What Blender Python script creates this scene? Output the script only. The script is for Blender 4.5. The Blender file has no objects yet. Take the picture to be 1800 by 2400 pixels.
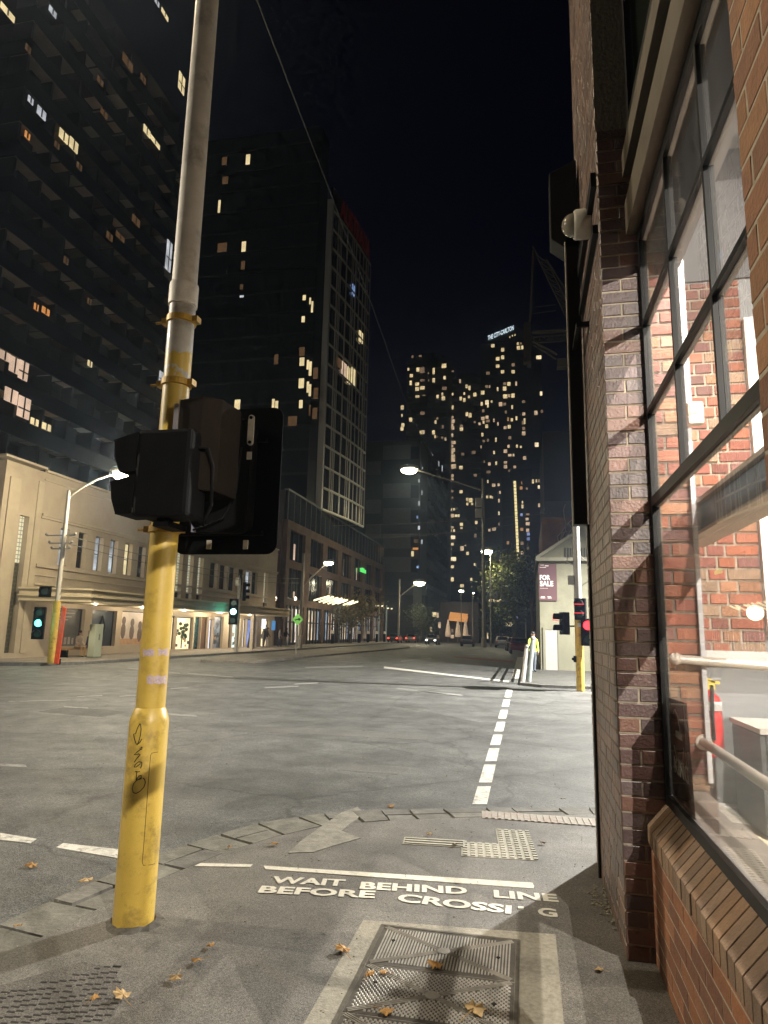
import bpy, bmesh, math, random
from mathutils import Vector, Matrix
R = math.radians
HAZE = .0012
C = bpy.context.scene.collection
sc = bpy.context.scene

# ------------------------------------------------------------------ camera
FPX, CAMZ = 1560.0, 1.7                      # focal length in pixels of the 1800 x 2400 frame, eye height
_Y = Vector((335, 287, FPX)).normalized()
_Z = Vector((190, -8700, FPX)); _Z = (_Z - _Y * _Y.dot(_Z)).normalized()
_X = _Y.cross(_Z)
if _X.x < 0: _X = -_X
CAM = Vector((0, 0, CAMZ))
cam = bpy.data.cameras.new("camera"); cam.sensor_fit = 'VERTICAL'; cam.sensor_height = 24.0
cam.lens = 24.0 * FPX / 2400.0; cam.clip_start = 0.05; cam.clip_end = 3000
camo = bpy.data.objects.new("camera", cam); C.objects.link(camo); sc.camera = camo
# columns of the camera matrix = image right, image up, backwards, in world axes
right = Vector((_X.x, _Y.x, _Z.x)); down = Vector((_X.y, _Y.y, _Z.y)); fwd = Vector((_X.z, _Y.z, _Z.z))
m3 = Matrix((right, -down, -fwd)).transposed()
camo.matrix_world = Matrix.Translation(CAM) @ m3.to_4x4()

# ------------------------------------------------------------------ world, exposure
w = bpy.data.worlds.new("World"); sc.world = w; w.use_nodes = True
nt = w.node_tree; nt.nodes.clear()
sky = nt.nodes.new('ShaderNodeTexSky'); sky.sky_type = 'NISHITA'; sky.sun_disc = False
sky.sun_elevation = R(-3.5); sky.sun_rotation = R(0); sky.altitude = 0; sky.air_density = 1.0; sky.dust_density = 0.3; sky.ozone_density = 6.0
bg = nt.nodes.new('ShaderNodeBackground'); bg.inputs[1].default_value = 0.036
wo = nt.nodes.new('ShaderNodeOutputWorld')
nt.links.new(sky.outputs[0], bg.inputs[0]); nt.links.new(bg.outputs[0], wo.inputs[0])
sc.view_settings.view_transform = 'Standard'; sc.view_settings.look = 'None'
sc.view_settings.exposure = 0.0; sc.view_settings.gamma = 1.0; sc.view_settings.use_curve_mapping = False
sc.cycles.use_denoising = True; sc.cycles.use_adaptive_sampling = True; sc.cycles.adaptive_threshold = .025; sc.cycles.adaptive_min_samples = 24
sc.cycles.max_bounces = 7; sc.cycles.diffuse_bounces = 3; sc.cycles.glossy_bounces = 3; sc.cycles.transparent_max_bounces = 12
sc.cycles.sample_clamp_indirect = 4.0; sc.cycles.sample_clamp_direct = 0.0
sc.cycles.caustics_reflective = False; sc.cycles.caustics_refractive = False
try: sc.cycles.use_light_tree = True
except Exception: pass

# ------------------------------------------------------------------ placing helpers: pixel of the survey photo -> point on a real plane
def ray(px, py):
    return right * (px - 900) + down * (py - 1200) + fwd * FPX
def G(px, py, z=0.0):
    d = ray(px, py); t = (z - CAMZ) / d.z; return CAM + d * t
def PX(px, py, X):
    d = ray(px, py); return CAM + d * (X / d.x)
def PY(px, py, Y):
    d = ray(px, py); return CAM + d * (Y / d.y)

# ------------------------------------------------------------------ materials
MATS = {}
def nodes(name):
    m = bpy.data.materials.new(name); m.use_nodes = True
    n = m.node_tree; b = n.nodes['Principled BSDF']; return m, n, b
def lin(c): return (*[x / 12.92 if x <= .04045 else ((x + .055) / 1.055) ** 2.4 for x in c], 1)
def mat(name, col, rough=.6, metal=0.0, var=.25, scale=6.0, bump=.0, bscale=40.0, spec=.5, dirt=None, dirt_scale=1.2, dirt_amt=.5, emit=None, es=0.0, attr=False, coat=0.0):
    """principled with two scales of procedural colour variation, optional dirt patches and bump; col is linear"""
    if name in MATS: return MATS[name]
    m, n, b = nodes(name); L = n.links; N = n.nodes
    tc = N.new('ShaderNodeTexCoord')
    nz = N.new('ShaderNodeTexNoise'); nz.inputs['Scale'].default_value = scale; nz.inputs['Detail'].default_value = 6; nz.inputs['Roughness'].default_value = .65
    L.new(tc.outputs['Object'], nz.inputs['Vector'])
    rp = N.new('ShaderNodeValToRGB'); e = rp.color_ramp.elements
    e[0].position = .3; e[1].position = .72
    e[0].color = (*[c * (1 - var) for c in col[:3]], 1); e[1].color = (*[min(1, c * (1 + var)) for c in col[:3]], 1)
    L.new(nz.outputs['Fac'], rp.inputs[0]); out = rp.outputs[0]
    if attr:
        at = N.new('ShaderNodeAttribute'); at.attribute_name = 'Col'
        mx = N.new('ShaderNodeMix'); mx.data_type = 'RGBA'; mx.blend_type = 'MULTIPLY'; mx.inputs[0].default_value = 1
        L.new(at.outputs['Color'], mx.inputs[6]); L.new(out, mx.inputs[7]); out = mx.outputs[2]
    if dirt is not None:
        n2 = N.new('ShaderNodeTexNoise'); n2.inputs['Scale'].default_value = dirt_scale; n2.inputs['Detail'].default_value = 8; n2.inputs['Roughness'].default_value = .7
        L.new(tc.outputs['Object'], n2.inputs['Vector'])
        r2 = N.new('ShaderNodeValToRGB'); r2.color_ramp.elements[0].position = .5; r2.color_ramp.elements[1].position = .7
        r2.color_ramp.elements[1].color = (dirt_amt,) * 3 + (1,)
        L.new(n2.outputs['Fac'], r2.inputs[0])
        mx = N.new('ShaderNodeMix'); mx.data_type = 'RGBA'
        L.new(r2.outputs[0], mx.inputs[0]); L.new(out, mx.inputs[6]); mx.inputs[7].default_value = (*dirt[:3], 1); out = mx.outputs[2]
    L.new(out, b.inputs['Base Color'])
    b.inputs['Roughness'].default_value = rough; b.inputs['Metallic'].default_value = metal
    b.inputs['Specular IOR Level'].default_value = spec; b.inputs['Coat Weight'].default_value = coat
    if bump:
        n3 = N.new('ShaderNodeTexNoise'); n3.inputs['Scale'].default_value = bscale; n3.inputs['Detail'].default_value = 5
        L.new(tc.outputs['Object'], n3.inputs['Vector'])
        bp = N.new('ShaderNodeBump'); bp.inputs['Strength'].default_value = bump; bp.inputs['Distance'].default_value = .01
        L.new(n3.outputs['Fac'], bp.inputs['Height']); L.new(bp.outputs[0], b.inputs['Normal'])
    if emit:
        b.inputs['Emission Color'].default_value = (*emit[:3], 1); b.inputs['Emission Strength'].default_value = es
    MATS[name] = m; return m
def glow(name, col, s, var=0.0, scale=3.0):
    """something that gives off light; var breaks the brightness up as a lit room does"""
    if name in MATS: return MATS[name]
    m, n, b = nodes(name); L = n.links; N = n.nodes
    b.inputs['Base Color'].default_value = (.02, .02, .02, 1); b.inputs['Roughness'].default_value = .4
    if var:
        tc = N.new('ShaderNodeTexCoord'); nz = N.new('ShaderNodeTexNoise'); nz.inputs['Scale'].default_value = scale; nz.inputs['Detail'].default_value = 3
        L.new(tc.outputs['Object'], nz.inputs['Vector'])
        rp = N.new('ShaderNodeValToRGB'); e = rp.color_ramp.elements; e[0].position = .35; e[1].position = .65
        e[0].color = (*[c * (1 - var) for c in col[:3]], 1); e[1].color = (*col[:3], 1)
        L.new(nz.outputs['Fac'], rp.inputs[0]); L.new(rp.outputs[0], b.inputs['Emission Color'])
    else: b.inputs['Emission Color'].default_value = (*col[:3], 1)
    b.inputs['Emission Strength'].default_value = s
    MATS[name] = m; return m
def glass(name, tint=(1, 1, 1), refl=1.0, rough=.02, ior=1.5, veil=0.0):
    if name in MATS: return MATS[name]
    m = bpy.data.materials.new(name); m.use_nodes = True; n = m.node_tree; n.nodes.clear(); N = n.nodes; L = n.links
    t = N.new('ShaderNodeBsdfTransparent'); t.inputs[0].default_value = (*tint, 1)
    g = N.new('ShaderNodeBsdfGlossy'); g.inputs['Roughness'].default_value = rough
    f = N.new('ShaderNodeFresnel'); f.inputs[0].default_value = ior
    mu = N.new('ShaderNodeMath'); mu.operation = 'MULTIPLY'; mu.inputs[1].default_value = refl
    mx = N.new('ShaderNodeMixShader'); o = N.new('ShaderNodeOutputMaterial')
    L.new(f.outputs[0], mu.inputs[0]); L.new(mu.outputs[0], mx.inputs[0]); L.new(t.outputs[0], mx.inputs[1]); L.new(g.outputs[0], mx.inputs[2])
    if veil:  # pale film imitating the veil of reflected surroundings on the pane
        d_ = N.new('ShaderNodeBsdfDiffuse'); d_.inputs[0].default_value = (.75, .73, .70, 1); tl = N.new('ShaderNodeBsdfTranslucent'); tl.inputs[0].default_value = (.75, .73, .70, 1)
        tc = N.new('ShaderNodeTexCoord'); nz = N.new('ShaderNodeTexNoise'); nz.inputs['Scale'].default_value = 3.0; nz.inputs['Detail'].default_value = 6; mp = N.new('ShaderNodeMapping'); mp.inputs['Scale'].default_value = (1, 1, .35)
        L.new(tc.outputs['Object'], mp.inputs[0]); L.new(mp.outputs[0], nz.inputs['Vector']); ml = N.new('ShaderNodeMath'); ml.operation = 'MULTIPLY'; ml.inputs[1].default_value = veil * 2; L.new(nz.outputs['Fac'], ml.inputs[0])
        a1 = N.new('ShaderNodeMixShader'); a1.inputs[0].default_value = .5; L.new(d_.outputs[0], a1.inputs[1]); L.new(tl.outputs[0], a1.inputs[2])
        a2 = N.new('ShaderNodeMixShader'); L.new(ml.outputs[0], a2.inputs[0]); L.new(mx.outputs[0], a2.inputs[1]); L.new(a1.outputs[0], a2.inputs[2]); L.new(a2.outputs[0], o.inputs[0])
    else: L.new(mx.outputs[0], o.inputs[0])
    MATS[name] = m; return m
def brickmat(name, c1, c2, mortar, bw=.23, bh=.076, rough=.85, gap=.01):
    if name in MATS: return MATS[name]
    m, n, b = nodes(name); L = n.links; N = n.nodes
    uv = N.new('ShaderNodeUVMap')
    br = N.new('ShaderNodeTexBrick'); br.inputs['Scale'].default_value = 1.0
    br.inputs['Brick Width'].default_value = bw; br.inputs['Row Height'].default_value = bh + gap; br.inputs['Mortar Size'].default_value = gap
    br.inputs['Color1'].default_value = (*c1, 1); br.inputs['Color2'].default_value = (*c2, 1); br.inputs['Mortar'].default_value = (*mortar, 1)
    L.new(uv.outputs[0], br.inputs['Vector'])
    nz = N.new('ShaderNodeTexNoise'); nz.inputs['Scale'].default_value = .8; nz.inputs['Detail'].default_value = 7
    L.new(uv.outputs[0], nz.inputs['Vector'])
    rp = N.new('ShaderNodeValToRGB'); rp.color_ramp.elements[0].position = .3; rp.color_ramp.elements[0].color = (.6, .6, .6, 1); rp.color_ramp.elements[1].position = .7; rp.color_ramp.elements[1].color = (1.2, 1.2, 1.2, 1)
    L.new(nz.outputs['Fac'], rp.inputs[0])
    mx = N.new('ShaderNodeMix'); mx.data_type = 'RGBA'; mx.blend_type = 'MULTIPLY'; mx.inputs[0].default_value = 1
    L.new(br.outputs['Color'], mx.inputs[6]); L.new(rp.outputs[0], mx.inputs[7]); L.new(mx.outputs[2], b.inputs['Base Color'])
    bp = N.new('ShaderNodeBump'); bp.inputs['Strength'].default_value = .6; bp.inputs['Distance'].default_value = .01; bp.invert = True
    L.new(br.outputs['Fac'], bp.inputs['Height']); L.new(bp.outputs[0], b.inputs['Normal'])
    b.inputs['Roughness'].default_value = rough; MATS[name] = m; return m

# ------------------------------------------------------------------ mesh builder
class MB:
    def __init__(s): s.v = []; s.f = []; s.mi = []; s.col = []; s.c = (1, 1, 1)
    def face(s, pts, mi=0, c=None):
        k = len(s.v); s.v += [Vector(p) for p in pts]; s.f.append(tuple(range(k, k + len(pts)))); s.mi.append(mi); s.col.append(c or s.c)
    def faces(s, vs, fs, mi=0, c=None):
        k = len(s.v); s.v += [Vector(p) for p in vs]
        for f in fs: s.f.append(tuple(k + i for i in f)); s.mi.append(mi); s.col.append(c or s.c)
    def box(s, x0, x1, y0, y1, z0, z1, mi=0, c=None):
        x0, x1 = min(x0, x1), max(x0, x1); y0, y1 = min(y0, y1), max(y0, y1); z0, z1 = min(z0, z1), max(z0, z1)
        s.faces([(x0, y0, z0), (x1, y0, z0), (x1, y1, z0), (x0, y1, z0), (x0, y0, z1), (x1, y0, z1), (x1, y1, z1), (x0, y1, z1)],
                [(0, 3, 2, 1), (4, 5, 6, 7), (0, 1, 5, 4), (1, 2, 6, 5), (2, 3, 7, 6), (3, 0, 4, 7)], mi, c)
        return s
    def frame_box(s, o, a, b, c_, mi=0, c=None):
        """box from corner o along three vectors"""
        o = Vector(o); a = Vector(a); b = Vector(b); c_ = Vector(c_)
        vs = [o, o + a, o + a + b, o + b]; vs += [p + c_ for p in vs]
        fs = [(0, 3, 2, 1), (4, 5, 6, 7), (0, 1, 5, 4), (1, 2, 6, 5), (2, 3, 7, 6), (3, 0, 4, 7)]
        if a.cross(b).dot(c_) < 0: fs = [tuple(reversed(f)) for f in fs]
        s.faces(vs, fs, mi, c); return s
    def prism(s, poly, z0, z1, mi=0, c=None):
        """poly: xy list; extruded along z"""
        n = len(poly); ar = sum(poly[i][0] * poly[(i + 1) % n][1] - poly[(i + 1) % n][0] * poly[i][1] for i in range(n))
        if ar < 0: poly = list(reversed(poly))
        vs = [(p[0], p[1], z0) for p in poly] + [(p[0], p[1], z1) for p in poly]
        fs = [tuple(reversed(range(n))), tuple(range(n, 2 * n))] + [(i, (i + 1) % n, n + (i + 1) % n, n + i) for i in range(n)]
        s.faces(vs, fs, mi, c); return s
    def ext(s, poly, d, mi=0, c=None):
        """poly: list of 3D points, extruded by vector d"""
        d = Vector(d); P = [Vector(p) for p in poly]; n = len(P)
        nr = Vector((0, 0, 0))
        for i in range(n): nr += (P[i] - P[0]).cross(P[(i + 1) % n] - P[0])
        if nr.dot(d) < 0: P.reverse()
        vs = P + [p + d for p in P]
        fs = [tuple(reversed(range(n))), tuple(range(n, 2 * n))] + [(i, (i + 1) % n, n + (i + 1) % n, n + i) for i in range(n)]
        s.faces(vs, fs, mi, c); return s
    def tube(s, pts, r, n=10, mi=0, cap=True, c=None):
        pts = [Vector(p) for p in pts]; k = len(pts)
        rs = r if isinstance(r, (list, tuple)) else [r] * k
        vs = []; prev = None
        for i, p in enumerate(pts):
            t = (pts[min(i + 1, k - 1)] - pts[max(i - 1, 0)])
            if t.length < 1e-9: t = Vector((0, 0, 1))
            t.normalize()
            u = prev if prev is not None else (Vector((1, 0, 0)) if abs(t.x) < .9 else Vector((0, 1, 0)))
            u = (u - t * u.dot(t))
            if u.length < 1e-6: u = Vector((0, 1, 0)) - t * t.y
            u.normalize(); prev = u; v = t.cross(u)
            vs += [p + (u * math.cos(2 * math.pi * j / n) + v * math.sin(2 * math.pi * j / n)) * rs[i] for j in range(n)]
        fs = [(i * n + j, i * n + (j + 1) % n, (i + 1) * n + (j + 1) % n, (i + 1) * n + j) for i in range(k - 1) for j in range(n)]
        if cap: fs += [tuple(reversed(range(n))), tuple(range((k - 1) * n, k * n))]
        s.faces(vs, fs, mi, c); return s
    def lathe(s, prof, o=(0, 0, 0), ax=(0, 0, 1), n=16, mi=0, c=None):
        """prof: (radius, height) along axis ax from o"""
        o = Vector(o); ax = Vector(ax).normalized()
        return s.tube([o + ax * h for r_, h in prof], [max(r_, 1e-4) for r_, h in prof], n, mi, True, c) if len({h for _, h in prof}) == len(prof) else s._lathe(prof, o, ax, n, mi, c)
    def _lathe(s, prof, o, ax, n, mi, c):
        u = Vector((1, 0, 0)) if abs(ax.x) < .9 else Vector((0, 1, 0)); u = (u - ax * u.dot(ax)).normalized(); v = ax.cross(u); k = len(prof)
        vs = [o + ax * h + (u * math.cos(2 * math.pi * j / n) + v * math.sin(2 * math.pi * j / n)) * max(r_, 1e-4) for r_, h in prof for j in range(n)]
        fs = [(i * n + j, i * n + (j + 1) % n, (i + 1) * n + (j + 1) % n, (i + 1) * n + j) for i in range(k - 1) for j in range(n)]
        fs += [tuple(reversed(range(n))), tuple(range((k - 1) * n, k * n))]
        s.faces(vs, fs, mi, c); return s
    def ball(s, o, rx, ry=None, rz=None, nu=12, nv=8, mi=0, c=None):
        ry = ry or rx; rz = rz or rx; o = Vector(o)
        vs = [o + Vector((rx * math.sin(math.pi * i / nv) * math.cos(2 * math.pi * j / nu), ry * math.sin(math.pi * i / nv) * math.sin(2 * math.pi * j / nu), rz * math.cos(math.pi * i / nv))) for i in range(nv + 1) for j in range(nu)]
        fs = [(i * nu + j, (i + 1) * nu + j, (i + 1) * nu + (j + 1) % nu, i * nu + (j + 1) % nu) for i in range(nv) for j in range(nu)]
        s.faces(vs, fs, mi, c); return s
    def build(s, name, mats, parent=None, org=None, smooth=False, bevel=0.0):
        me = bpy.data.meshes.new(name)
        if parent is not None:
            org = Vector((0, 0, 0)); p = parent
            while p: org = org + p.location; p = p.parent
        org = Vector(org) if org is not None else Vector((0, 0, 0))
        me.from_pydata([tuple(p - org) for p in s.v], [], s.f)
        for mm in (mats if isinstance(mats, (list, tuple)) else [mats]): me.materials.append(mm)
        me.polygons.foreach_set('material_index', s.mi)
        uv = me.uv_layers.new(name='UVMap'); data = uv.data
        for p in me.polygons:
            nx, ny, nz = (abs(a) for a in p.normal)
            for li in p.loop_indices:
                co = s.v[me.loops[li].vertex_index]
                data[li].uv = (co.y, co.z) if nx >= ny and nx >= nz else ((co.x, co.z) if ny >= nz else (co.x, co.y))
        if any(cc != (1, 1, 1) for cc in s.col):
            ca = me.color_attributes.new('Col', 'FLOAT_COLOR', 'CORNER')
            for p in me.polygons:
                for li in p.loop_indices: ca.data[li].color = (*s.col[p.index], 1)
        if smooth:
            me.polygons.foreach_set('use_smooth', [True] * len(me.polygons))
        me.update()
        o = bpy.data.objects.new(name, me); C.objects.link(o); o.location = (0, 0, 0) if parent is not None else org
        if parent is not None: o.parent = parent
        if smooth:
            bm = bmesh.new(); bm.from_mesh(me); bmesh.ops.remove_doubles(bm, verts=bm.verts, dist=1e-5); bm.to_mesh(me); bm.free()
            try: me.set_sharp_from_angle(angle=R(40))
            except Exception: pass
        if bevel:
            bm = bmesh.new(); bm.from_mesh(me)
            bmesh.ops.remove_doubles(bm, verts=bm.verts, dist=1e-5)
            ed = [e for e in bm.edges if len(e.link_faces) == 2 and e.calc_face_angle(0) > R(35)]
            bmesh.ops.bevel(bm, geom=ed, offset=bevel, segments=2, profile=.6, affect='EDGES', clamp_overlap=True); bm.to_mesh(me); bm.free()
        return o
def thing(name, label, cat, loc=(0, 0, 0), group=None):
    o = bpy.data.objects.new(name, None); C.objects.link(o); o.location = loc; o.empty_display_size = .1
    return tag(o, label, cat, group)
def tag(o, label, cat, group=None):
    o['label'] = label; o['category'] = cat
    if group: o['group'] = group
    return o
def struct(o, label=None, cat=None, kind='structure'):
    o['kind'] = kind
    if label: o['label'] = label
    if cat: o['category'] = cat
    return o
def dup(root, loc, rotz=None, label=None, group=None):
    r = root.copy(); C.objects.link(r); r.location = loc
    if rotz is not None: r.rotation_euler = (0, 0, rotz)
    if label: r['label'] = label
    if group: r['group'] = group
    for ch in list(root.children):
        c = ch.copy(); C.objects.link(c); c.parent = r
        for g in ch.children:
            d = g.copy(); C.objects.link(d); d.parent = c
    return r
def lamp(name, loc, power, col, size=.1, parent=None, spot=None, aim=None, blend=.6):
    l = bpy.data.lights.new(name, 'SPOT' if spot else 'POINT'); l.energy = power; l.color = col; l.shadow_soft_size = size
    if spot: l.spot_size = R(spot); l.spot_blend = blend
    o = bpy.data.objects.new(name, l); C.objects.link(o); loc = Vector(loc)
    if aim is not None: o.rotation_euler = (Vector(aim) - loc).to_track_quat('-Z', 'Y').to_euler()
    if parent is not None:
        p = parent
        while p: loc = loc - p.location; p = p.parent
        o.parent = parent
    o.location = loc
    return o
def textmesh(s, body, size=1.0, bold=0.0, depth=0.0, space=1.0):
    """the built-in typeface as mesh faces in the xy plane: (verts, faces, width, height)"""
    cu = bpy.data.curves.new('text', 'FONT'); cu.body = body; cu.size = size; cu.offset = bold; cu.extrude = depth; cu.space_character = space; cu.resolution_u = 3
    o = bpy.data.objects.new('text', cu); C.objects.link(o)
    dg = bpy.context.evaluated_depsgraph_get(); me = o.evaluated_get(dg).to_mesh()
    vs = [v.co.copy() for v in me.vertices]; fs = [tuple(p.vertices) for p in me.polygons]
    o.evaluated_get(dg).to_mesh_clear(); bpy.data.objects.remove(o); bpy.data.curves.remove(cu)
    x0 = min(v.x for v in vs); x1 = max(v.x for v in vs); y0 = min(v.y for v in vs); y1 = max(v.y for v in vs)
    return [Vector((v.x - x0, v.y - y0, v.z)) for v in vs], fs, x1 - x0, y1 - y0
def put_text(mb, body, o, u, v, bold=0.0, mi=0, space=1.0):
    """fit body's letters into the parallelogram o + u (full width) + v (full height)"""
    vs, fs, wd, ht = textmesh(None, body, 1.0, bold, 0, space); o = Vector(o); u = Vector(u); v = Vector(v)
    mb.faces([o + u * (p.x / wd) + v * (p.y / ht) for p in vs], fs, mi)
def brickface(mb, O, U, V, N, L, H, course=.0837, pal=None, bond='stretcher', seed=1, gap=.010, dep=.007, long=.23, mi=0, mmi=1, holes=()):
    """a wall face of real bricks: each brick a chamfered slab standing proud of the mortar; O corner, U along, V up, N outward"""
    rnd = random.Random(seed); O = Vector(O); U = Vector(U); V = Vector(V); N = Vector(N)
    mb.face([O, O + U * L, O + U * L + V * H, O + V * H] if U.cross(V).dot(N) > 0 else [O, O + V * H, O + U * L + V * H, O + U * L], mmi, (1, 1, 1))
    rows = int(H / course) + 1; hd = (long - gap) / 2
    for r_ in range(rows):
        v0 = r_ * course; v1 = min(v0 + course - gap, H)
        if v1 - v0 < .02: continue
        u = 0.0; i = 0
        if bond == 'stretcher' and r_ % 2: u = -long / 2
        if bond == 'pier':
            segs = [(0, long)] if r_ % 2 else [(0, (long) / 2), (long / 2, long)]
            segs = [(a * L / long, b * L / long - gap) for a, b in segs]
        else:
            segs = []
            while u < L:
                ln = long - gap
                if bond == 'flemish' and (i + r_) % 2: ln = hd
                if bond == 'english' and r_ % 2: ln = hd
                if bond == 'flemish' and r_ % 2 and i == 0: ln = hd * .5
                a = max(u, 0); b = min(u + ln, L)
                if b - a > .02: segs.append((a, b))
                u += ln + gap; i += 1
        for a, b in segs:
            cu, cv = (a + b) / 2, (v0 + v1) / 2
            if any(h[0] < cu < h[1] and h[2] < cv < h[3] for h in holes): continue
            c = rnd.choice(pal); f = rnd.uniform(.8, 1.2); c = tuple(x * f for x in c)
            d = dep * rnd.uniform(.75, 1.25); e = min(.0035, dep * .8); j = [rnd.uniform(-.0028, .0028) for _ in range(4)]
            base = [O + U * a + V * v0, O + U * b + V * v0, O + U * b + V * v1, O + U * a + V * v1]
            fr = [O + U * (a + e + j[0]) + V * (v0 + e + j[1]) + N * d, O + U * (b - e + j[2]) + V * (v0 + e + j[3]) + N * d, O + U * (b - e + j[1]) + V * (v1 - e + j[0]) + N * d, O + U * (a + e + j[3]) + V * (v1 - e + j[2]) + N * d]
            fs = [(4, 5, 6, 7), (0, 1, 5, 4), (1, 2, 6, 5), (2, 3, 7, 6), (3, 0, 4, 7)]
            if U.cross(V).dot(N) < 0: fs = [tuple(reversed(q)) for q in fs]
            mb.faces(base + fr, fs, mi, c)
WARM = (1.0, .80, .50); SODIUM = (1.0, .74, .40); COOL = (.85, .93, 1.0); ROOM = (1.0, .91, .80)

# ================================================================== GROUND
def asphalt(name, col, fine=160.0, rough=.8, patch=.35, crack=True, lanes=False, spots=False):
    m, n, b = nodes(name); L = n.links; N = n.nodes
    tc = N.new('ShaderNodeTexCoord')
    def noise(sc_, det=6, ro=.6):
        z = N.new('ShaderNodeTexNoise'); z.inputs['Scale'].default_value = sc_; z.inputs['Detail'].default_value = det; z.inputs['Roughness'].default_value = ro
        L.new(tc.outputs['Object'], z.inputs['Vector']); return z.outputs['Fac']
    def ramp(src, p0, p1, c0, c1):
        r = N.new('ShaderNodeValToRGB'); e = r.color_ramp.elements; e[0].position = p0; e[1].position = p1; e[0].color = (c0, c0, c0, 1); e[1].color = (c1, c1, c1, 1)
        L.new(src, r.inputs[0]); return r.outputs[0]
    def mul(a, b_):
        x = N.new('ShaderNodeMix'); x.data_type = 'RGBA'; x.blend_type = 'MULTIPLY'; x.inputs[0].default_value = 1; L.new(a, x.inputs[6]); L.new(b_, x.inputs[7]); return x.outputs[2]
    vo = N.new('ShaderNodeTexVoronoi'); vo.inputs['Scale'].default_value = fine; L.new(tc.outputs['Object'], vo.inputs['Vector'])
    base = N.new('ShaderNodeRGB'); base.outputs[0].default_value = (*col, 1)
    st = mul(base.outputs[0], ramp(vo.outputs['Color'], .2, .9, .55, 1.6))
    st = mul(st, ramp(noise(fine * .25, 4), .3, .7, .75, 1.25))
    st = mul(st, ramp(noise(1.3, 8, .7), .35, .65, 1 - patch, 1 + patch * .6))
    st = mul(st, ramp(noise(.23, 5), .35, .65, .82, 1.12))
    if crack:
        v2 = N.new('ShaderNodeTexVoronoi'); v2.feature = 'DISTANCE_TO_EDGE'; v2.inputs['Scale'].default_value = .45; v2.inputs['Randomness'].default_value = 1
        nz = N.new('ShaderNodeTexNoise'); nz.inputs['Scale'].default_value = 3; nz.inputs['Detail'].default_value = 5; L.new(tc.outputs['Object'], nz.inputs['Vector'])
        ad = N.new('ShaderNodeMix'); ad.data_type = 'RGBA'; ad.inputs[0].default_value = .25; L.new(tc.outputs['Object'], ad.inputs[6]); L.new(nz.outputs['Color'], ad.inputs[7])
        L.new(ad.outputs[2], v2.inputs['Vector'])
        st = mul(st, ramp(v2.outputs['Distance'], .0, .012, .55, 1.0))
    if spots:
        v3 = N.new('ShaderNodeTexVoronoi'); v3.inputs['Scale'].default_value = 3.6; L.new(tc.outputs['Object'], v3.inputs['Vector'])
        st = mul(st, ramp(v3.outputs['Distance'], .045, .065, .62, 1.0))
        n8 = N.new('ShaderNodeTexNoise'); n8.inputs['Scale'].default_value = 2.2; n8.inputs['Detail'].default_value = 7; n8.inputs['Roughness'].default_value = .7; L.new(tc.outputs['Object'], n8.inputs['Vector'])
        st = mul(st, ramp(n8.outputs['Fac'], .56, .66, 1.0, .70))
    if lanes:
        mp = N.new('ShaderNodeMapping'); mp.inputs['Scale'].default_value = (.035, .75, 1); mp.inputs['Rotation'].default_value = (0, 0, -.06); L.new(tc.outputs['Object'], mp.inputs[0])
        ln = N.new('ShaderNodeTexNoise'); ln.inputs['Scale'].default_value = 1.0; ln.inputs['Detail'].default_value = 4; L.new(mp.outputs[0], ln.inputs['Vector'])
        st = mul(st, ramp(ln.outputs['Fac'],   .36, .64, .80, 1.14))
        n9 = N.new('ShaderNodeTexNoise'); n9.inputs['Scale'].default_value = .55; n9.inputs['Detail'].default_value = 3; L.new(tc.outputs['Object'], n9.inputs['Vector'])
        st = mul(st, ramp(n9.outputs['Fac'], .62, .70, 1.0, .72))
    L.new(st, b.inputs['Base Color'])
    rr = ramp(noise(2.0, 6), .3, .7, rough - .12, rough + .1); L.new(rr, b.inputs['Roughness'])
    bp = N.new('ShaderNodeBump'); bp.inputs['Strength'].default_value = .55; bp.inputs['Distance'].default_value = .004
    L.new(vo.outputs['Distance'], bp.inputs['Height']); L.new(bp.outputs[0], b.inputs['Normal'])
    MATS[name] = m; return m
A_ROAD = asphalt('road_asphalt', (.102, .103, .099), 110, .64, .38, True, True)
A_PATH = asphalt('path_asphalt', (.15, .14, .125), 230, .68, .35, False, False, True)
A_FAR = asphalt('far_paving', (.20, .175, .145), 60, .8, .3, False)
M_BLUE = mat('bluestone', (.15, .146, .134), .8, var=.35, scale=9, bump=.6, bscale=40, dirt=(.05, .047, .04), dirt_scale=4, attr=False)
M_KERB = mat('bluestone_kerb', (.155, .15, .135), .8, var=.4, scale=7, bump=.6, bscale=40, dirt=(.06, .055, .047), dirt_scale=5, dirt_amt=.6, attr=True)
M_PAINT = mat('road_paint', (.62, .60, .54), .7, var=.14, scale=30, dirt=(.15, .145, .13), dirt_scale=10, dirt_amt=.95)
M_PAINT2 = mat('thermoplastic_paint', (.66, .63, .54), .65, var=.12, scale=40, dirt=(.22, .2, .17), dirt_scale=16, dirt_amt=.55)
RZ = -.06
g = MB(); g.face([(-130, -45, RZ), (130, -45, RZ), (130, 430, RZ), (-130, 430, RZ)])
struct(g.build('road', A_ROAD))
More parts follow.
